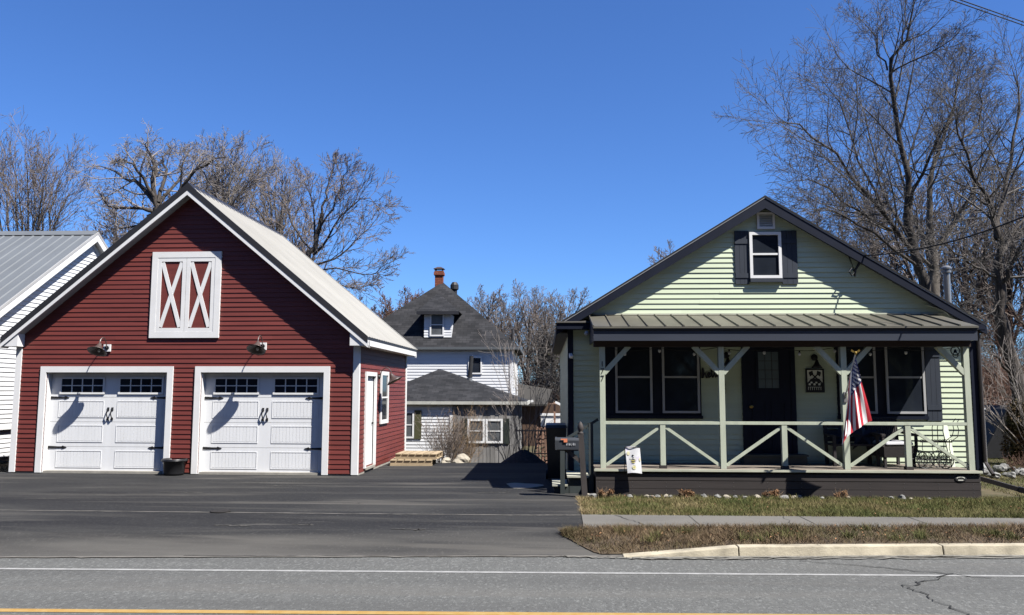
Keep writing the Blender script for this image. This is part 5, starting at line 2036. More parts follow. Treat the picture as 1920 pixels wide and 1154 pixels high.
def clump_mesh(name, rng, blobs, size, mt, off):
    """many small leaf-sized faces through the volume of each (centre, radii, count)"""
    n = sum(b_[2] for b_ in blobs)
    V = np.empty((n, 4, 3))
    nr = np.random.RandomState(rng.randint(0, 99999))
    k = 0
    for (c, rr, cnt) in blobs:
        u = nr.normal(size=(cnt, 3))
        u /= np.linalg.norm(u, axis=1, keepdims=True)
        u *= (nr.uniform(.25, 1, size=(cnt, 1)))**.5
        p = np.array(c)+u*np.array(rr)
        a = nr.normal(size=(cnt, 3))
        a /= np.linalg.norm(a, axis=1, keepdims=True)
        b_ = np.cross(a, nr.normal(size=(cnt, 3)))
        b_ /= np.linalg.norm(b_, axis=1, keepdims=True)
        s = size*nr.uniform(.5, 1.3, size=(cnt, 1))
        V[k:k+cnt] = np.stack([p-a*s, p-b_*s*.5, p+a*s, p+b_*s*.5], 1)
        k += cnt
    me = bpy.data.meshes.new(name)
    me.vertices.add(n*4)
    me.vertices.foreach_set('co', (V.reshape(-1, 3)-np.array(off)).astype(np.float32).ravel())
    me.loops.add(n*4)
    me.loops.foreach_set('vertex_index', np.arange(n*4, dtype=np.int32))
    me.polygons.add(n)
    me.polygons.foreach_set('loop_start', np.arange(0, n*4, 4, dtype=np.int32))
    me.update(calc_edges=True)
    me.materials.append(M[mt])
    o = bpy.data.objects.new(name, me)
    COL.objects.link(o)
    return o


rg = random.Random(44)
q0 = at(1035, 640, 50)
root = thing('vine_covered_tree', 'dark vine-hung tree in the gap, left of the bungalow corner', 'tree', (q0.x, 50, -1.2), 0, TG)
br = []
for i in range(7):
    br.append(([(q0.x+rg.uniform(-.3, .3), 50+rg.uniform(-.3, .3), -1.2), (q0.x+rg.uniform(-.8, .8), 50, 2), (q0.x+rg.uniform(-1.6, 1.6), 50+rg.uniform(-.8, .8), rg.uniform(4.5, 7))], [.13, .09, .03]))
t = tubes_mesh('trunk', [(br, 6)], 'darkbark', root.location)
t.parent = root
t = tubes_mesh('crown', [(brush(rg, q0.x, 50, 2.6, 1.7, 1.5, 3.6, 3800, .9, .014, -.1), 3)], 'darktwig', root.location)
t.parent = root
t = clump_mesh('vine_leaves', rg, [((q0.x+rg.uniform(-1.0, 1.0), 50+rg.uniform(-.9, .9), rg.uniform(-.5, 5.2)), (.8, .7, .8), 260) for _ in range(15)], .075, 'evergreen', root.location)
t.parent = root


def brush_object(name, label, specs, mt, base, cat='bush', group=None, kind=None):
    rg_ = random.Random(hash(label) % 1000 if False else len(label)*7)
    br_ = []
    for s_ in specs:
        br_ += brush(rg_, *s_)
    o = tubes_mesh(name, [(br_, 3)], mt, base)
    o.location = base
    if kind:
        o['kind'] = kind
    else:
        tag(o, label, cat, group)
    return o


# thin undergrowth that reads as one mass far behind
specs = []
for px, Y, h in ((985, 52, 3.4), (1010, 50, 3.6), (700, 54, 4.0), (1850, 38, 4.2), (1900, 36, 4.2), (1800, 42, 4.5), (1740, 44, 4.5), (1880, 40, 7.0), (1925, 41, 6.5), (1840, 43, 6.5), (600, 52, 3), (930, 60, 4)):
    q0 = at(px, 700, Y)
    specs.append((q0.x, Y, -1.2+h*.45, 2.2, 1.2, h*.62, 1300, 1.1, .012, .8))
brush_object('undergrowth', '', specs, 'redtwig', (0, 50, -1.2), kind='stuff')


# bare multi-stem shrubs and saplings
def shrub(name, label, base, n, h, spread, mt, seed, k=7, rad=.010, cat='bush', group=None, curve=.12, lean=(0, 0)):
    rg_ = random.Random(seed)
    P = params(lev=3, k=(k, 3), ang=((15, 45), (20, 50)), ratio=(.42, .4), up=(.05, .1, .05), wob=(curve*.6, .14, .16), t0=(.25, .2), rmin=rad*.35, seg=(7, 4, 3))
    out = [[], [], []]
    for i in range(n):
        a = rg_.uniform(0, 6.28)
        s = rg_.random()**.6*spread
        d = norm((math.cos(a)*s+lean[0], math.sin(a)*s+lean[1], 1))
        sprout(rg_, (base[0]+math.cos(a)*.15*rg_.random(), base[1]+math.sin(a)*.15*rg_.random(), base[2]), d, h*rg_.uniform(.55, 1.1), rad*rg_.uniform(.7, 1.2), 0, P, out)
    o = tubes_mesh(name, [(out[0], 4), (out[1], 3), (out[2], 3)], mt, base)
    o.location = base
    return tag(o, label, cat, group)


gz = terrain_z
q0 = at(835, 868, 24)
shrub('bare_shrub', 'bare brown shrub in front of the white clapboard addition', (q0.x, 24, gz(q0.x, 24)), 55, 1.65, .62, 'twig', 51, 8, .009)
q0 = at(865, 868, 25)
shrub('bare_shrub', 'bare brown shrub against the grey boards, right of the other shrub', (q0.x, 25, gz(q0.x, 25)), 42, 1.9, .5, 'straw', 52, 8, .009)
q0 = at(985, 868, 23)
shrub('sapling_clump', 'clump of tall thin pale saplings behind the black gravel pile', (q0.x, 23, gz(q0.x, 23)), 12, 4.0, .3, 'palebark', 53, 6, .012, lean=(.0, 0))
q0 = at(955, 868, 22.5)
shrub('sapling_clump', 'low arching pale saplings beside the corner of the grey board wall', (q0.x, 22.5, gz(q0.x, 22.5)), 10, 2.0, .8, 'palebark', 54, 5, .010, curve=.25)
q0 = at(1900, 720, 20.5)
shrub('bare_shrub', 'bare pale shrub in front of the leaning trunk at the right edge', (q0.x+.5, 20.5, 0), 16, 3.0, .7, 'palebark', 55, 6, .014, lean=(-.35, 0))
rg = random.Random(61)
q0 = at(1912, 850, 20.8)
root = thing('rusty_evergreen', 'browned evergreen shrub at the right edge beside the leaning trunk', 'shrub', (q0.x, 20.8, -.05))
t = clump_mesh('foliage', rg, [((q0.x+rg.uniform(-.34, .34)*(1-z), 20.8+rg.uniform(-.34, .34)*(1-z), .15+1.25*z), (.24, .24, .26), 330) for z in [i/22 for i in range(22)]], .035, 'rust', root.location)
t.parent = root
t = tubes_mesh('stem', [([([(q0.x, 20.8, -.05), (q0.x, 20.8, .7), (q0.x, 20.8, 1.3)], [.04, .03, .01])], 6)], 'darkbark', root.location)
t.parent = root
# added unseen tree row across the road, blocking low sky and showing in glass
rg = random.Random(71)
bl = []
for i in range(34):
    x = -62+i*3.7+rg.uniform(-1, 1)
    y = -14.5+rg.uniform(-2, 2)
    h = rg.uniform(15, 19)
    for z in range(8):
        t = z/8
        bl.append(((x, y, .8+h*t), (3.0*(1.15-t*.8), 2.6*(1.15-t*.8), 1.7), 360))
tag(clump_mesh('added_tree_screen', rg, bl, .5, 'conifer', (0, -14.5, 0)), None, None, kind='stuff').location = (0, -14.5, 0)

# ------------------------------------------------------------------ things standing about
# pallets beside the garage
def pallet(label, loc, rz):
    root = thing('wooden_pallet', label, 'pallet', loc, rz, 'pallets beside the garage')
    b = MB()
    for k in range(6):
        b.box(-.50+k*.172, -.50+k*.172+.138, -.5, .5, .115, .133)
    b.build('top_boards', 'pallet', root)
    for y in (-.46, 0, .46):
        b = MB()
        b.box(-.5, .5, y-.019, y+.019, .034, .0)
        b.box(-.5, .5, y-.019, y+.019, .018, .114)
        b.build('stringer', 'pallet', root)
    b = MB()
    for x in (-.5, -.05, .4):
        b.box(x, x+.1, -.5, .5, 0, .017)
    b.box(-.5, .5, -.52, -.501, .0, .03)
    b.build('bottom_boards', 'pallet', root)
    return root


pallet('raw pine pallet lying on the driveway behind the garage corner, lower of two', (-3.22, 19.85, .003), .04)
pallet('raw pine pallet lying on top of another beside the garage corner', (-3.10, 20.02, .137), -.03)
# black tub at the garage
root = thing('planter_tub', 'empty black plastic tub standing between the two garage doors', 'tub', (-7.85, 17.0, 0))
b = MB()
b.lathe((0, 0, 0), [(.19, 0), (.205, .05), (.225, .28), (.25, .29), (.258, .33), (.25, .345), (.23, .345), (.215, .28), (.18, .05), (.0, .045)], 28)
b.build('bucket', 'blackplastic', root, smooth=True)
b = MB()
b.ring((0, 0, .31), .262, .012, 28, axis='z')
b.build('rim', 'blackplastic', root, smooth=True)
# drain cover and patches on the driveway
b = MB()
b.lathe((-4.81, 11.99, .0), [(.15, .006), (.15, .014), (.12, .016), (.01, .016)], 20)
struct(b.build('drain_cover', 'drain'))
rg = random.Random(81)
b = MB()
pts = []
for i in range(22):
    a = 2*math.pi*i/22
    k = 1+.18*math.sin(3*a+1)+rg.uniform(-.08, .08)
    pts.append((-.42+.34*k*math.cos(a), 15.5+.42*k*math.sin(a), .006))
b.poly(pts)
struct(b.build('pale_patch', 'concrete', recalc=False))  # irregular patch, paler than the asphalt around it
for i, (x, y, L_, a) in enumerate(((-5.9, 15.6, .5, .1), (-5.2, 15.2, .35, .2), (-3.2, 13.0, .25, 0), (-1.2, 14.4, .6, .15), (-6.8, 14.2, .8, -.1), (-2.0, 10.6, .45, .05), (-3.4, 10.9, .3, 0), (-1.9, 17.6, .5, .1), (-8.6, 13.2, .6, .1), (-4.4, 10.8, .5, -.05))):
    crack('driveway_scuff', [(x, y), (x+L_*.5, y+a*.3), (x+L_, y+a*.5)], .026, .004 if y > 10.8 else .006, 'scuff', .03, 6, 30+i)
# gravel pile
rg = random.Random(82)
b = MB()
n, m_ = 30, 10
q0 = at(982, 874, 21)
for j in range(m_):
    for i in range(n):
        pass
rows_ = []
for j in range(m_+1):
    t = j/m_
    rows_.append([(q0.x+.62*t*math.cos(2*math.pi*i/n)*(1+rg.uniform(-.05, .05)), 20.9+.6*t*math.sin(2*math.pi*i/n), gz(q0.x, 20.9)-.06+.42*(1-t)**.8*(.85 if j == 0 else 1)+rg.uniform(-.015, .015)) for i in range(n)])
for j in range(m_):
    for i in range(n):
        b.poly([rows_[j][i], rows_[j][(i+1) % n], rows_[j+1][(i+1) % n], rows_[j+1][i]])
o = b.build('gravel_pile', 'rubble', None, (q0.x, 20.9, 0), smooth=True)
o.location = (q0.x, 20.9, 0)
tag(o, 'small black gravel pile at the end of the driveway', 'gravel pile')
# limestone boulders at the back edge of the driveway
for i, (px, py, sx, sz, lab) in enumerate(((866, 867, .21, .15, 'larger pale boulder under the brown shrub at the driveway end'),
                                           (836, 868, .11, .08, 'small pale boulder between the pallets and the large boulder'))):
    q0 = at(px, py, 20.4)
    b = MB()
    b.blob((0, 0, 0), sx, .25, sz, random.Random(90+i), .3, 3)
    o = b.build('boulder', 'pale_stone')
    o.location = (q0.x, 20.4, .03)
    tag(o, lab, 'boulder')
# trash bin beside the house
root = thing('wheeled_bin', 'tall black wheeled bin beside the left wall of the bungalow', 'bin', (.22, 16.5, 0))
b = MB()
b.hexa([(-.17, -.24, .06), (.17, -.24, .06), (.17, .24, .06), (-.17, .24, .06), (-.21, -.3, 1.05), (.20, -.3, 1.05), (.20, .3, 1.05), (-.21, .3, 1.05)])
b.build('body', 'blackplastic', root)
b = MB()
b.hexa([(-.225, -.32, 1.052), (.215, -.32, 1.052), (.215, .32, 1.052), (-.225, .32, 1.052), (-.20, -.27, 1.11), (.19, -.27, 1.11), (.19, .3, 1.13), (-.20, .3, 1.13)])
b.build('lid', 'blackplastic', root)
for x in (-.19, .19):
    b = MB()
    b.tube([(x-.02, .22, .10), (x+.02, .22, .10)], .10, 14)
    b.build('wheel', 'black', root)
# porch side steps with their railing
root = thing('porch_steps', 'dark steps with pale worn treads at the left end of the porch', 'steps', (.45, 14.75, 0))
OFF = (.45, 14.75, 0)
for k, (x0, x1, zt) in enumerate(((.12, .42, .155), (.38, .84, .305))):
    b = MB()
    b.box(x0+.03, x1, 14.42, 15.2, 0, zt-.03)
    b.build('riser', 'steps', root, OFF)
    b = MB()
    b.box(x0, x1-.03 if k == 0 else x1, 14.36, 15.24, zt-.029, zt)
    b.build('tread', 'tread', root, OFF)
for x0, z0, z1 in ((.30, .13, .86), (.80, .30, 1.22)):
    b = MB()
    b.box(x0-.04, x0+.04, 14.33, 14.41, z0*.0, z1)
    b.build('newel_post', 'steps', root, OFF)
b = MB()
b.bar((.24, 14.37, .87), (.93, 14.37, 1.29), .06, .045)
b.build('hand_rail', 'steps', root, OFF)
# mailbox on its post
MO = (.62, 13.88, 0)
root = thing('mailbox', 'dark mailbox on a leaning post with a pointed finial, by the porch steps', 'mailbox', MO)
b = MB()
b.bar((.045, 0, -.02), (-.02, 0, 1.06), .095, .095, up=(0, 1, 0))
po = b.build('post', 'mailpost', root)
b = MB()
b.lathe((-.022, 0, 1.06), [(.05, 0), (.052, .02), (.03, .035), (.045, .06), (.052, .10), (.045, .15), (.02, .195), (.004, .21)], 12)
b.build('finial', 'mailpost', po, smooth=True)
b = MB()
b.bar((.0, 0, .58), (-.28, 0, .80), .075, .06)
b.build('brace', 'mailpost', po)
b = MB()
b.box(-.42, -.045, -.07, .10, .78, .80)
b.build('arm', 'mailpost', po)
b = MB()
pr_ = []
for i in range(9):
    a = math.pi*i/8
    pr_.append((.09*math.cos(a), .15+.05*math.sin(a)))
pr_ = [(.09, 0)]+pr_+[(-.09, 0)]
b.prism([(u, z+.803) for u, z in pr_], -.42, -.055, M_=lambda u, o, z: (o, u, z))
bx_ = b.build('box', 'mailbox', root)
b = MB()
pr2 = [(u*1.12, z*1.06+.797) for u, z in pr_]
b.prism(pr2, -.455, -.421, M_=lambda u, o, z: (o, u, z))
b.build('door', 'mailbox', bx_)
b = MB()
b.box(-.36, -.25, -.108, -.10, .965, .985)
b.box(-.31, -.25, -.108, -.10, .925, .964)
b.build('signal_flag', 'orange', bx_)
b = MB()
yy = -.0955
for i, (x, w) in enumerate(((-.27, .012), (-.245, .01), (-.222, .016), (-.155, .016), (-.128, .012))):
    b.box(x, x+w, yy-.002, yy+.004, .872, .872+.032+.008*(i % 2))
for s in (-1, 1):
    b.bar((-.183, yy, .868), (-.183+s*.016, yy, .894), .006, .010, up=(0, 1, 0))
    b.bar((-.183+s*.016, yy, .894), (-.183+s*.006, yy, .904), .006, .010, up=(0, 1, 0))
b.build('lettering', 'lettering', bx_)

# flag on its slanted pole
A0 = Vector((posts[2]+.0, PYC-.05, 1.69))
A1 = Vector(at(1604, 664, 13.25))
root = thing('house_flag', 'american flag hanging from a slanted pole on the porch post', 'flag', tuple(A0))
b = MB()
b.bar(A0+Vector((0, .0, -.09)), A0+Vector((0, .0, .09)), .05, .03, up=(0, 1, 0))
b.tube([A0, A0+(A1-A0).normalized()*.14], .02, 8)
b.build('bracket', 'pipe', root, A0)
b = MB()
b.tube([A0, A1], .0125, 8)
b.build('pole', 'flagwhite', root, A0)
b = MB()
d = (A1-A0).normalized()
b.blob(A1+d*.02, .022, .022, .03, random.Random(1), 0)
for s in (-1, 1):
    b.prism([(A1.x+s*.005, A1.z+.03), (A1.x+s*.06, A1.z+.075), (A1.x+s*.075, A1.z+.045), (A1.x+s*.03, A1.z+.02)], A1.y-.01, A1.y+.006)
b.build('finial', 'gold', root, A0)
b = MB()
NU, NV = 52, 44
tipA, tipB = A0+(A1-A0)*.97, A0+(A1-A0)*.36
botA, botB = Vector(at(1634, 788, 13.60)), Vector(at(1580, 822, 13.40))


def flag_pt(u, v):
    w = u/.70 if u < .70 else 1-(u-.70)*.9
    back = max(0, u-.70)
    top = tipA.lerp(tipB, u)
    bot = botA.lerp(botB, w)
    bot = bot+Vector((0, back*.35, -.13*math.exp(-((u-.72)/.10)**2)))
    p = top.lerp(bot, v)
    # cloth bunches into folds as it hangs
    ph = 2*math.pi*(1.7*u+.25*v)
    am = .012+.038*v
    p = p+Vector((.028*v*math.sin(ph*1.0+.6), am*math.sin(ph)+.02*math.sin(2.1*ph+1.5*v), .012*math.sin(5*v+3*u)))
    return p


stars = []
for j in range(NV):
    for i in range(NU):
        u0, u1, v0, v1 = i/NU, (i+1)/NU, j/NV, (j+1)/NV
        k = int((u0+u1)/2*13)
        m = 2 if (k < 7 and (v0+v1)/2 < .40) else (0 if k % 2 == 0 else 1)
        b.poly([flag_pt(u0, v0), flag_pt(u1, v0), flag_pt(u1, v1), flag_pt(u0, v1)], m=m)
for r_ in range(9):
    for c_ in range(11):
        if (r_+c_) % 2:
            continue
        uu = (r_+1)/10*7/13
        vv = (c_+1)/12*.40
        ctr = flag_pt(uu, vv)
        du = (flag_pt(uu+.01, vv)-ctr).normalized()
        dv = (flag_pt(uu, vv+.01)-ctr).normalized()
        nn_ = du.cross(dv).normalized()
        if nn_.y > 0:
            nn_ = -nn_
        e = (dv-du*dv.dot(du)).normalized()
        pts = []
        for s in range(10):
            a = math.pi*s/5
            rr = .029 if s % 2 == 0 else .012
            pts.append(ctr+nn_*.004+(du*math.cos(a)+e*math.sin(a))*rr)
        b.poly(pts, m=1)
fo = b.build('cloth', ['flagred', 'flagwhite', 'flagblue'], root, A0, smooth=True, recalc=False)

# printed bee cloth hung over the deck rail
TO = at(1190, 862, 13.99)
root = thing('bee_garden_flag', 'small white garden flag with a bee and flowers, hung at the front of the porch', 'garden flag', tuple(TO))
b = MB()
w_, h_ = .245, .44
tl = at(1172, 838, 13.99)


def cloth(u, v):
    return Vector((tl.x+.02*v+u*w_+.012*v, 13.985-.03+.012*math.sin(5*u+3*v)-.02*v, tl.z-h_*v+.01*math.sin(4*u)))


for j in range(10):
    for i in range(8):
        b.poly([cloth(i/8, j/10), cloth((i+1)/8, j/10), cloth((i+1)/8, (j+1)/10), cloth(i/8, (j+1)/10)])
b.build('cloth', 'towel', root, TO, smooth=True, recalc=False)


def mark(b_, u, v, ru, rv, m=0, n=12, lift=.006):
    pts = []
    for i in range(n):
        a = 2*math.pi*i/n
        p = cloth(u+ru*math.cos(a), v+rv*math.sin(a))
        pts.append((p.x, p.y-lift, p.z))
    b_.poly(pts, m=m)


b = MB()
for v, ru, rv in ((.345, .07, .028), (.43, .09, .014), (.50, .13, .016), (.565, .17, .016), (.63, .10, .012)):
    mark(b, .46, v, ru, rv, 0)
for v, ru in ((.535, .16), (.60, .14)):
    mark(b, .46, v, ru, .014, 1)
for s in (-1, 1):
    mark(b, .46+s*.15, .47, .09, .03, 2, lift=.004)
mark(b, .49, .79, .14, .085, 3)
mark(b, .49, .79, .045, .025, 1, lift=.008)
mark(b, .17, .26, .11, .08, 3)
mark(b, .93, .47, .06, .07, 3)
b.build('bee_print', ['black', 'yellow', 'signpale', 'paleyellow'], root, TO, recalc=False)
b = MB()
b.tube([cloth(-.05, .0)+Vector((0, .0, 0)), cloth(1.05, 0)], .006, 6)
b.tube([cloth(-.05, .0), cloth(-.05, 0)+Vector((0, .06, -.42))], .005, 6)
b.build('hanger', 'black', root, TO)

# wall signs
def lsign():
    root_ = thing('wall_plaque', 'black framed wall plaque with crossed axes and a checker pattern, right of the front door', 'plaque', (5.055, HY-.02, 1.99))
    o_ = (5.055, HY-.02, 1.99)
    x0, x1, z0, z1 = 4.885, 5.225, 1.765, 2.21
    b_ = MB()
    rect_frame(b_, x0, x1, z0, z1, .026, .022, .05, HF)
    b_.build('frame', 'black', root_, o_)
    b_ = MB()
    b_.box(x0+.02, x1-.02, HY-.038, HY-.021, z0+.02, z1-.02)
    b_.build('panel', 'black', root_, o_)
    b_ = MB()
    yy_ = (HY-.0415, HY-.0385)
    b_.box(x0+.03, x1-.03, *yy_, z0+.255, z1-.028)
    for i in range(3):
        b_.box(x0+.05+i*.09, x0+.085+i*.09, *yy_, z0+.135, z0+.17)
        b_.box(x0+.085+i*.09, x0+.12+i*.09, *yy_, z0+.172, z0+.205)
    for s, xx in ((1, x0+.032), (-1, x1-.032)):
        b_.prism([(xx, z0+.185), (xx+s*.055, z0+.25), (xx, z0+.25)], *yy_)
    b_.build('pale_field', 'signpale', root_, o_)
    b_ = MB()
    yq = HY-.046
    xc = (x0+x1)/2
    for s in (-1, 1):
        b_.bar((xc-s*.13, yq, z0+.17), (xc+s*.10, yq, z1-.06), .024, .006, up=(0, 1, 0))
        b_.prism([(xc+s*.045, z1-.035), (xc+s*.115, z1-.075), (xc+s*.09, z1-.15), (xc+s*.03, z1-.10)], yq-.002, yq+.004)
    b_.box(xc-.07, xc+.07, yq-.001, yq+.003, z0+.20, z0+.26)
    b_.build('crossed_axes', 'black', root_, o_)
    b_ = MB()
    rg_ = random.Random(5)
    x = x0+.04
    while x < x1-.05:
        w = rg_.uniform(.012, .03)
        b_.box(x, x+.007, *yy_, z0+.045, z0+.105)
        b_.box(x+.008, x+w, *yy_, z0+(.045 if rg_.random() < .5 else .096), z0+(.054 if rg_.random() < .5 else .105)+.0001) if False else b_.box(x+.008, x+w, *yy_, z0+.096, z0+.105)
        x += w+.012
    b_.build('lettering', 'signpale', root_, o_)


lsign()
HL = (3.11, HY-.03, 2.12)
root = thing('hello_sign', 'black script hello sign on the wall beside the front door', 'sign', HL)
b = MB()


def stroke(pts, r=.013):
    p = resample([(HL[0]+x, HY-.034, HL[2]+z) for x, z in pts], len(pts)*4)
    b.tube(p, r, 6)


stroke([(-.155, -.09), (-.15, .02), (-.135, .10), (-.125, .02), (-.135, -.085), (-.115, -.02), (-.09, .005), (-.08, -.04), (-.07, -.08), (-.045, -.07)], .014)
stroke([(-.045, -.07), (-.02, -.03), (-.005, .005), (-.03, .01), (-.045, -.03), (-.025, -.075), (.01, -.05)], .013)
stroke([(.01, -.05), (.04, .05), (.045, .10), (.025, .08), (.03, -.02), (.045, -.075), (.065, -.05)], .013)
stroke([(.065, -.05), (.095, .05), (.10, .11), (.08, .08), (.085, -.02), (.10, -.07), (.12, -.04)], .013)
stroke([(.12, -.04), (.135, .0), (.155, .005), (.17, -.03), (.155, -.065), (.135, -.06), (.125, -.03), (.15, .01), (.19, .01)], .013)
o = b.build('lettering', 'black', root, HL)
# thin hook with a small hanging ornament beside the second post
b = MB()
b.box(3.335, 3.375, HY-.05, HY-.021, 1.72, 1.98)
for k in range(3):
    b.box(3.325, 3.385, HY-.056, HY-.0501, 1.74+k*.08, 1.76+k*.08)
o = b.build('wall_thermometer', 'darktrim', None, (3.355, HY-.03, 1.85))
o.location = (3.355, HY-.03, 1.85)
tag(o, 'narrow dark wall ornament right of the second porch post', 'wall ornament')

# string of round bulbs under the porch beam
root = thing('string_lights', 'string of small round bulbs hanging under the porch roof', 'string lights', (4.1, 14.45, 2.55))
o_ = (4.1, 14.45, 2.55)
b = MB()
pts = []
xs_ = [1.0+i*.31 for i in range(21)]
for i in range(121):
    x = 1.0+6.2*i/120
    pts.append((x, 14.45, 2.56-.06*abs(math.sin(math.pi*(x-1.0)/1.03))))
b.tube(pts, .005, 4)
b.build('cord', 'wire', root, o_)
for i in range(10):
    x = 1.42+i*.615
    z = 2.56-.06*abs(math.sin(math.pi*(x-1.0)/1.03))
    b = MB()
    b.lathe((x, 14.45, z-.035), [(.012, .04), (.014, .015), (.02, 0)], 8)
    so_ = b.build('socket', 'wire', root, o_)
    b = MB()
    b.blob((x, 14.45, z-.06), .028, .028, .032, random.Random(1), 0)
    b.build('bulb', 'bulb', so_, o_, smooth=True)

# porch furniture
CO = (6.22, 14.95, DK)
root = thing('wicker_armchair', 'dark wicker armchair with a grey seat cushion, under the right porch window', 'armchair', CO, .15)
b = MB()
b.hexa([(-.30, -.28, .18), (.30, -.28, .18), (.28, .28, .18), (-.28, .28, .18), (-.32, -.31, .36), (.32, -.31, .36), (.29, .29, .38), (-.29, .29, .38)])
b.build('seat', 'wicker', root)
b = MB()
b.hexa([(-.28, .20, .381), (.28, .20, .381), (.28, .26, .381), (-.28, .26, .381), (-.31, .30, .86), (.31, .30, .86), (.31, .35, .86), (-.31, .35, .86)])
for k in range(16):
    x = -.27+k*.036
    b.bar((x, .195, .40), (x*1.08, .292, .85), .012, .012)
b.build('backrest', 'wicker', root)
for s in (-1, 1):
    b = MB()
    b.bar((s*.31, -.30, .56), (s*.31, .28, .60), .07, .04)
    b.bar((s*.31, -.27, .36), (s*.31, -.27, .56), .04, .04)
    b.build('armrest', 'wicker', root)
    for y in (-.24, .24):
        b = MB()
        b.bar((s*.27, y, 0), (s*.27, y, .18), .045, .045)
        b.build('leg', 'wicker', root)
b = MB()
b.hexa([(-.27, -.29, .385), (.27, -.29, .385), (.27, .18, .385), (-.27, .18, .385), (-.25, -.27, .45), (.25, -.27, .45), (.25, .17, .45), (-.25, .17, .45)])
o = b.build('cushion', 'cushion', root)
bv = o.modifiers.new('bevel', 'BEVEL')
bv.width = .03
bv.segments = 3
CO = (5.55, 15.0, DK)
root = thing('porch_bench', 'dark slatted bench against the wall behind the flag', 'bench', CO)
b = MB()
for k in range(4):
    b.box(-.42, .42, -.2+k*.1, -.115+k*.1, .36, .39)
b.build('seat', 'wicker', root)
b = MB()
for k in range(3):
    b.bar((-.42, .23+.02*k, .46+k*.12), (.42, .23+.02*k, .46+k*.12), .022, .085)
b.build('backrest', 'wicker', root)
for s in (-1, 1):
    b = MB()
    b.bar((s*.38, -.18, 0), (s*.38, -.18, .52), .05, .05)
    b.bar((s*.38, .22, 0), (s*.38, .28, .78), .05, .05)
    b.bar((s*.38, -.20, .53), (s*.38, .26, .55), .06, .035)
    b.build('leg', 'wicker', root)


def star_decor(label, c, rr):
    b_ = MB()
    pts_ = []
    for s in range(10):
        a = math.pi/2+math.pi*s/5
        k = rr if s % 2 == 0 else rr*.40
        pts_.append((k*math.cos(a), k*math.sin(a)))
    n_ = len(b_.v)
    b_.v.append((0, -.05, 0))
    b_.v.append((0, .02, 0))
    for x, z in pts_:
        b_.v.append((x, 0, z))
    for i in range(10):
        b_.f += [(0, 2+i, 2+(i+1) % 10), (1, 2+(i+1) % 10, 2+i)]
        b_.uv += [None, None]
        b_.mi += [0, 0]
    o__ = b_.build('star_ornament', 'navy')
    o__.location = c
    o__.rotation_euler = (-.12, 0, 0)
    return tag(o__, label, 'ornament', 'metal stars on the porch')


star_decor('large dark metal star standing on the bench, right of the flag', (5.72, 14.98, .99+.0), .32)
star_decor('smaller dark metal star half hidden behind the flag', (5.36, 15.02, .95), .26)
# wrought-iron flower cart
CO = (6.83, 14.55, DK)
root = thing('flower_cart', 'black wrought iron flower cart with scrolled wheels at the right end of the porch', 'flower cart', CO)
for x in (-.24, .10):
    b = MB()
    b.ring((x, -.09, .15), .145, .008, 24)
    b.ring((x, -.09, .15), .075, .006, 16)
    for k in range(8):
        a = math.pi*k/4
        b.tube([(x+.02*math.cos(a), -.09, .15+.02*math.sin(a)), (x+.14*math.cos(a), -.09, .15+.14*math.sin(a))], .005, 4)
    for k in range(8):
        a = math.pi*k/4+.39
        b.ring((x+.108*math.cos(a), -.09, .15+.108*math.sin(a)), .026, .004, 10, k=4)
    b.build('wheel', 'black', root)
    b = MB()
    b.ring((x, .14, .15), .145, .008, 24)
    for k in range(8):
        a = math.pi*k/4
        b.tube([(x+.01*math.cos(a), .14, .15+.01*math.sin(a)), (x+.14*math.cos(a), .14, .15+.14*math.sin(a))], .005, 4)
    b.build('wheel', 'black', root)
for z in (.15, .46):
    b = MB()
    b.box(-.30, .24, -.08, -.065, z-.012, z+.012)
    b.box(-.30, .24, .115, .13, z-.012, z+.012)
    for k in range(7):
        b.box(-.29+k*.085, -.28+k*.085, -.064, .114, z-.006, z+.004)
    if z > .3:
        for k in range(12):
            b.ring((-.28+k*.045, -.075, .485), .018, .004, 8, k=4)
    b.build('shelf', 'black', root)
b = MB()
for x in (-.26, .0, .2):
    for y in (-.072, .122):
        b.tube([(x, y, .02), (x+.02, y, .2), (x-.015, y, .35), (x, y, .5)], .006, 5)
b.tube([(.0, -.072, .5), (.0, -.072, .7), (.025, -.06, .78), (.09, .02, .80), (.02, .10, .78), (0, .12, .7), (0, .122, .5)], .007, 5)
b.tube([(.24, -.072, .48), (.34, -.072, .55), (.37, -.06, .66), (.345, -.05, .78), (.40, -.04, .86)], .007, 5)
b.tube([(.24, .122, .48), (.34, .122, .55), (.37, .11, .66), (.345, .1, .78), (.40, .09, .86)], .007, 5)
b.build('frame', 'black', root)
# pale board leaning in the corner
b = MB()
b.prism([(0, 0), (.08, 0), (.10, .30), (.06, .78), (-.02, .80), (-.07, .62), (-.03, .2)], 0, .02)
o = b.build('leaning_board', 'lintwhite')
o.location = (7.2, 14.78, DK+.002)
o.rotation_euler = (R(-8), 0, R(28))
tag(o, 'pale board leaning beside the right-hand porch post', 'board')
# iron bell-shaped ornament hanging at the right end
q0 = at(1791, 658, 14.4)
root = thing('hanging_ornament', 'round iron ornament with a bell hanging at the right end of the porch', 'ornament', tuple(q0))
b = MB()
b.ring(tuple(q0), .075, .010, 20)
b.ring((q0.x, q0.y, q0.z-.075), .045, .008, 16)
b.tube([(q0.x, q0.y, q0.z+.07), (q0.x, q0.y, 2.557)], .006, 5)
b.build('ring', 'soffit_dark', root, q0)
b = MB()
b.lathe((q0.x, q0.y, q0.z-.03), [(.032, 0), (.026, .012), (.016, .045), (.006, .062)], 12)
b.build('bell', 'black', root, q0)

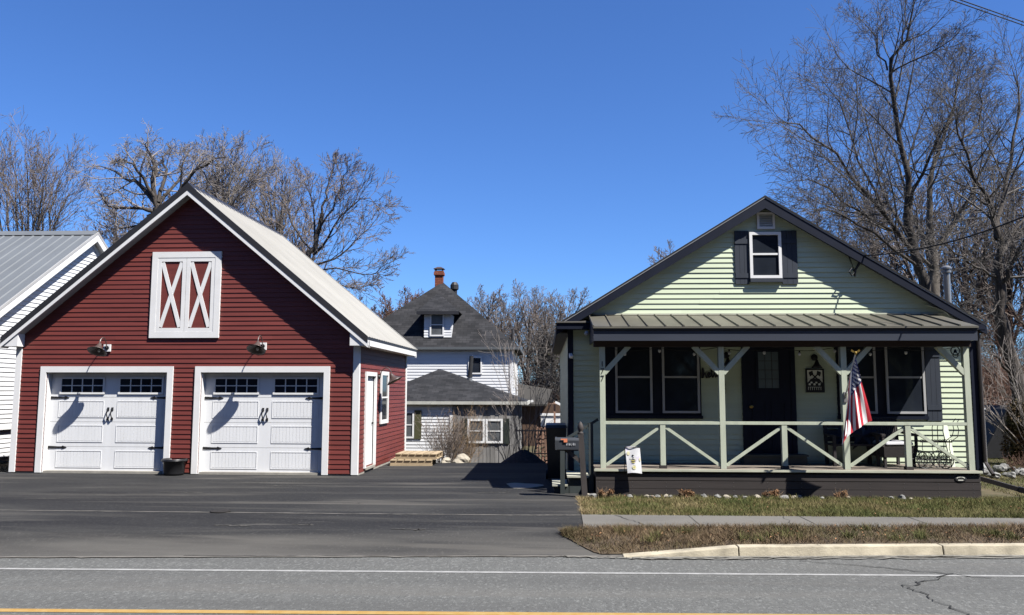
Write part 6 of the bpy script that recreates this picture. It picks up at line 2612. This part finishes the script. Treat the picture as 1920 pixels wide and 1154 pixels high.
# fieldstones and dried plants along the skirting
rg = random.Random(101)
for i in range(26):
    px = [1100, 1112, 1180, 1213, 1222, 1233, 1249, 1257, 1290, 1303, 1320, 1345, 1361, 1378, 1395, 1420, 1440, 1470, 1486, 1497, 1540, 1590, 1672, 1690, 1705, 1740][i]
    q0 = at(px, 930, 13.93)
    s = rg.uniform(.03, .075)*(1.4 if i < 2 or i in (4, 8, 17, 18) else 1)
    b = MB()
    b.blob((0, 0, 0), s, s*.7, s*rg.uniform(.45, .75), rg, .35, 2)
    o = b.build('fieldstone', 'stone' if i % 3 else 'pale_stone')
    o.location = (q0.x, 13.92+rg.uniform(-.06, .03), .018)
    o.rotation_euler = (0, 0, rg.uniform(0, 6))
    tag(o, 'grey fieldstone edging the foot of the dark porch skirting', 'stone', 'stones along the porch skirting')
for i, (px, lab) in enumerate(((1134, 'dried brown flower clump by the left corner of the skirting'), (1286, 'dried brown flower clump left of the second post'), (1448, 'dried brown flower clump near the middle of the skirting'), (1577, 'small dried clump under the flag'))):
    q0 = at(px, 932, 13.92)
    base = (q0.x, 13.90, 0)
    root = thing('dried_plant', lab, 'dried plant', base, 0, 'dried plants along the porch skirting')
    t = clump_mesh('flower_heads', rg, [((q0.x+rg.uniform(-.12, .12), 13.90+rg.uniform(-.06, .06), rg.uniform(.04, .12)), (.05, .05, .035), 60) for _ in range(9 if i < 3 else 4)], .017, 'deadbloom', base)
    t.parent = root
    t = tubes_mesh('stems', [(brush(rg, q0.x, 13.9, .03, .13, .06, .03, 60, .12, .003, 1.2), 3)], 'straw', base)
    t.parent = root
# rocks of the bed at the right
for i in range(16):
    px, py = [(1848, 872), (1858, 874), (1866, 868), (1876, 866), (1884, 874), (1892, 868), (1900, 876), (1908, 880), (1916, 870), (1870, 880), (1856, 882), (1896, 886), (1846, 888), (1860, 892), (1882, 888), (1914, 884)][i]
    Y = 17.8+rg.uniform(-.7, .9)
    q0 = at(px, py, Y)
    s = rg.uniform(.05, .105)
    b = MB()
    b.blob((0, 0, 0), s, s*.8, s*rg.uniform(.6, .9), rg, .35, 2)
    o = b.build('garden_rock', 'stone')
    o.location = (q0.x, Y, .05+rg.uniform(0, .06))
    o.rotation_euler = (0, 0, rg.uniform(0, 6))
    tag(o, 'grey rock in the loose bed past the right end of the porch', 'rock', 'rocks in the right-hand bed')
q0 = at(1898, 860, 18.4)
shrub('bare_shrub', 'low reddish bare shrub growing among the rocks at the right', (q0.x+.1, 18.2, 0), 45, .45, 1.0, 'redtwig', 56, 5, .006)
# black covered wedge by the leaning tree, and a pale fence post
Yw = 22.5
w0, w1, w2, w3 = at(1836, 850, Yw), at(1888, 768, Yw), at(1902, 760, Yw), at(1908, 850, Yw)
b = MB()
b.prism([(w0.x, -.05), (w3.x, -.05), (w2.x, w2.z), (w1.x, w1.z)], Yw, Yw+1.6)
o = b.build('covered_woodpile', 'tarp', None, (w2.x, Yw, 0))
o.location = (w2.x, Yw, 0)
bv = o.modifiers.new('bevel', 'BEVEL')
bv.width = .05
bv.segments = 2
tag(o, 'black tarp-covered wedge leaning beside the dark trunk at the right', 'tarp')
q0, q1 = at(1840, 832, 20), at(1846, 768, 20)
b = MB()
b.box(-.075, .075, -.05, .05, -.1, q1.z)
b.box(-.09, .09, -.065, .065, q1.z, q1.z+.03)
o = b.build('fence_post', 'white_vinyl')
o.location = (q0.x+.02, 20, 0)
tag(o, 'pale vinyl post just right of the bungalow corner', 'post')
# firewood, black fence panel behind the gravel pile
root = thing('firewood_stack', 'stack of split reddish firewood far back in the gap, left of the black bin', 'firewood', (.0, 30, -1.2))
rg = random.Random(111)
b = MB()
q0, q1 = at(1008, 868, 30), at(1036, 802, 30)
z = gz(0, 30)
row = 0
while z < q1.z:
    x = q0.x+rg.uniform(0, .05)
    while x < q1.x+.5:
        r_ = rg.uniform(.06, .095)
        b.tube([(x, 30, z+r_), (x+rg.uniform(-.03, .03), 30.5, z+r_)], r_, 6)
        x += 2*r_+.005
    z += .15
    row += 1
o = b.build('logs', 'firewood', root, (.0, 30, -1.2))
root = thing('iron_fence', 'black iron fence panel behind the gravel pile in the gap', 'fence', (-.5, 27, -1.2))
b = MB()
q0, q1 = at(968, 850, 27), at(1008, 808, 27)
for k in range(11):
    x = q0.x+(q1.x+.35-q0.x)*k/10
    b.tube([(x, 27, -1.2), (x, 27, q1.z+.05)], .014, 5)
b.build('picket', 'black', root, (-.5, 27, -1.2))
b = MB()
for zz in (q1.z, q1.z-.75):
    b.box(q0.x-.05, q1.x+.4, 26.98, 27.02, zz-.02, zz+.02)
b.build('fence_rail', 'black', root, (-.5, 27, -1.2))

# ------------------------------------------------------------------ overhead cables
def cable(label, p, q, sag, r, n=24, group=None):
    p, q = Vector(p), Vector(q)
    b_ = MB()
    mid_ = (p+q)/2
    pts_ = [p.lerp(q, i/n)-Vector((0, 0, sag*4*(i/n)*(1-i/n))) for i in range(n+1)]
    b_.tube(pts_, r, 6)
    o__ = b_.build('overhead_cable', 'wire', None, mid_, smooth=True)
    o__.location = mid_
    return tag(o__, label, 'cable', group)


cable('thick service cable running up right from the bracket on the bungalow gable', at(1617, 480, HY-.2), at(1935, 400, 12.6), .14, .013)
d0 = at(1800, 0, 30)
d1_ = at(1920, 42, 33)
for i in range(2):
    dv = (d1_-d0).normalized()
    o2 = Vector((0, 0, -.11*i))
    cable(('upper' if i == 0 else 'lower')+' of two power lines crossing the top right corner of the sky', d0-dv*8+o2, d1_+dv*20+o2*1.8, .0, .022, group='power lines in the top right corner')
for i, (ya, yb) in enumerate(((690, 692), (700, 703), (720, 722))):
    cable(('highest', 'middle', 'lowest')[i]+' of three thin wires crossing the gap beside the white house', at(900, ya, 47), at(1100, yb, 47), .05, .018 if i < 2 else .010, group='wires across the gap')


# ------------------------------------------------------------------ grass
def blades(name, region, n, h, w, mt, seed, lean=.5):
    """region(u, v) -> x, y, density"""
    nr = np.random.RandomState(seed)
    u, v = nr.rand(n), nr.rand(n)
    x, y, z, keep = region(u, v, nr)
    x, y, z = x[keep], y[keep], z[keep]
    m = len(x)
    hh = h*(.45+.9*nr.rand(m))
    a = nr.rand(m)*6.283
    lx, ly = nr.normal(0, lean, m)*hh, nr.normal(0, lean, m)*hh
    ww = w*(.6+.8*nr.rand(m))
    V = np.empty((m, 3, 3))
    V[:, 0] = np.stack([x-np.cos(a)*ww, y-np.sin(a)*ww, z], 1)
    V[:, 1] = np.stack([x+np.cos(a)*ww, y+np.sin(a)*ww, z], 1)
    V[:, 2] = np.stack([x+lx, y+ly, z+hh], 1)
    me = bpy.data.meshes.new(name)
    me.vertices.add(m*3)
    me.vertices.foreach_set('co', V.reshape(-1, 3).astype(np.float32).ravel())
    me.loops.add(m*3)
    me.loops.foreach_set('vertex_index', np.arange(m*3, dtype=np.int32))
    me.polygons.add(m)
    me.polygons.foreach_set('loop_start', np.arange(0, m*3, 3, dtype=np.int32))
    me.update(calc_edges=True)
    me.materials.append(M[mt])
    o__ = bpy.data.objects.new(name, me)
    COL.objects.link(o__)
    o__['kind'] = 'stuff'
    return o__


def lawn_region(u, v, nr):
    x = .52+u*8.6
    y = 11.88+v*2.35+nr.normal(0, .015, len(u))
    bare = (np.sin(x*2.1)+np.sin(x*.9+y*3)+np.sin(y*5+x)+np.sin(x*8.3+3*np.sin(y*4)))*.2
    keep = (x > .57+.02*np.sin(9*y)) & (y < np.where(x < 7.4, 14.03, 14.3)) & (nr.rand(len(x)) < np.clip(.25+.5*(x-.5)+bare, .12, 1))
    return x, y, np.full_like(x, -.006), keep


def verge_region(u, v, nr):
    x = .2+u*9.0
    x = np.where(nr.rand(len(x)) < .35, .2+(x-.2)*.35, x)
    yf = np.array([verge_front(a) for a in x])
    yb = np.array([verge_back(a) for a in x])
    y = yf+(yb+.05-yf)*v+nr.normal(0, .02, len(x))
    clump = np.sin(x*7+2*np.sin(y*9))+np.sin(x*3.1-y*6)
    keep = (nr.rand(len(x)) < np.clip(.55+.08*x+.2*clump, .15, 1)*(.25+.9*v))
    z = np.array([verge_z(a, b_) for a, b_ in zip(x, y)])-.003
    return x, y, z, keep


def back_region(u, v, nr):
    x = 8.2+u*8
    y = 14.3+v*9
    return x, y, np.full_like(x, -.035), nr.rand(len(x)) < .9


def left_region(u, v, nr):
    x = -14.2+u*2.6
    y = 17.35+v*6
    return x, y, np.full_like(x, -.035), (x < -11.65)


blades('lawn_grass', lawn_region, 70000, .055, .0034, 'grass', 1)
blades('verge_grass', verge_region, 60000, .062, .0036, 'deadgrass', 2, .8)
blades('yard_grass', back_region, 60000, .05, .005, 'grass', 3)
blades('side_grass', left_region, 9000, .06, .005, 'deadgrass', 4)


def dry_region(u, v, nr):
    x = .54+nr.rand(len(u))**1.8*3.4
    y = 11.9+v*2.12
    c = np.sin(x*6+2*np.sin(y*5))+np.sin(y*8-x*3)
    return x, y, np.full_like(x, -.006), nr.rand(len(x)) < np.clip(.35+.3*c, .03, 1)


blades('dry_grass', dry_region, 16000, .05, .0036, 'strawgrass', 6, .9)


def tuft_region(u, v, nr):
    k = (u*90).astype(int)
    cx, cy = nr.rand(90)*7.6+.8, nr.rand(90)
    x = cx[k]+nr.normal(0, .045, len(u))
    y = np.where(k < 55, 11.98+cy[k]*1.95, 0)+nr.normal(0, .04, len(u))
    yv = np.array([verge_front(a)+(verge_back(a)-verge_front(a))*(.15+.8*c_) for a, c_ in zip(x, cy[k])])
    y = np.where(k < 55, y, yv+nr.normal(0, .035, len(u)))
    return x, y, np.full_like(x, -.015), np.ones(len(u), bool)


blades('grass_tufts', tuft_region, 9000, .095, .0036, 'grass', 7, .55)
nr = np.random.RandomState(9)
b = MB()
for i in range(260):
    x = nr.rand()*7.5+.4
    t = nr.rand()
    y = verge_front(x)+(verge_back(x)-verge_front(x))*t if i < 150 else 11.95+t*2.1
    a, s_ = nr.rand()*6.28, .012+.018*nr.rand()
    z = .012+.03*nr.rand()
    ca, sa = math.cos(a)*s_, math.sin(a)*s_
    b.poly([(x-ca, y-sa, z), (x+sa*.6, y-ca*.6, z+.012), (x+ca, y+sa, z+.004), (x-sa*.6, y+ca*.6, z+.016)])
o = b.build('fallen_leaves', 'deadbloom', recalc=False)
o['kind'] = 'stuff'
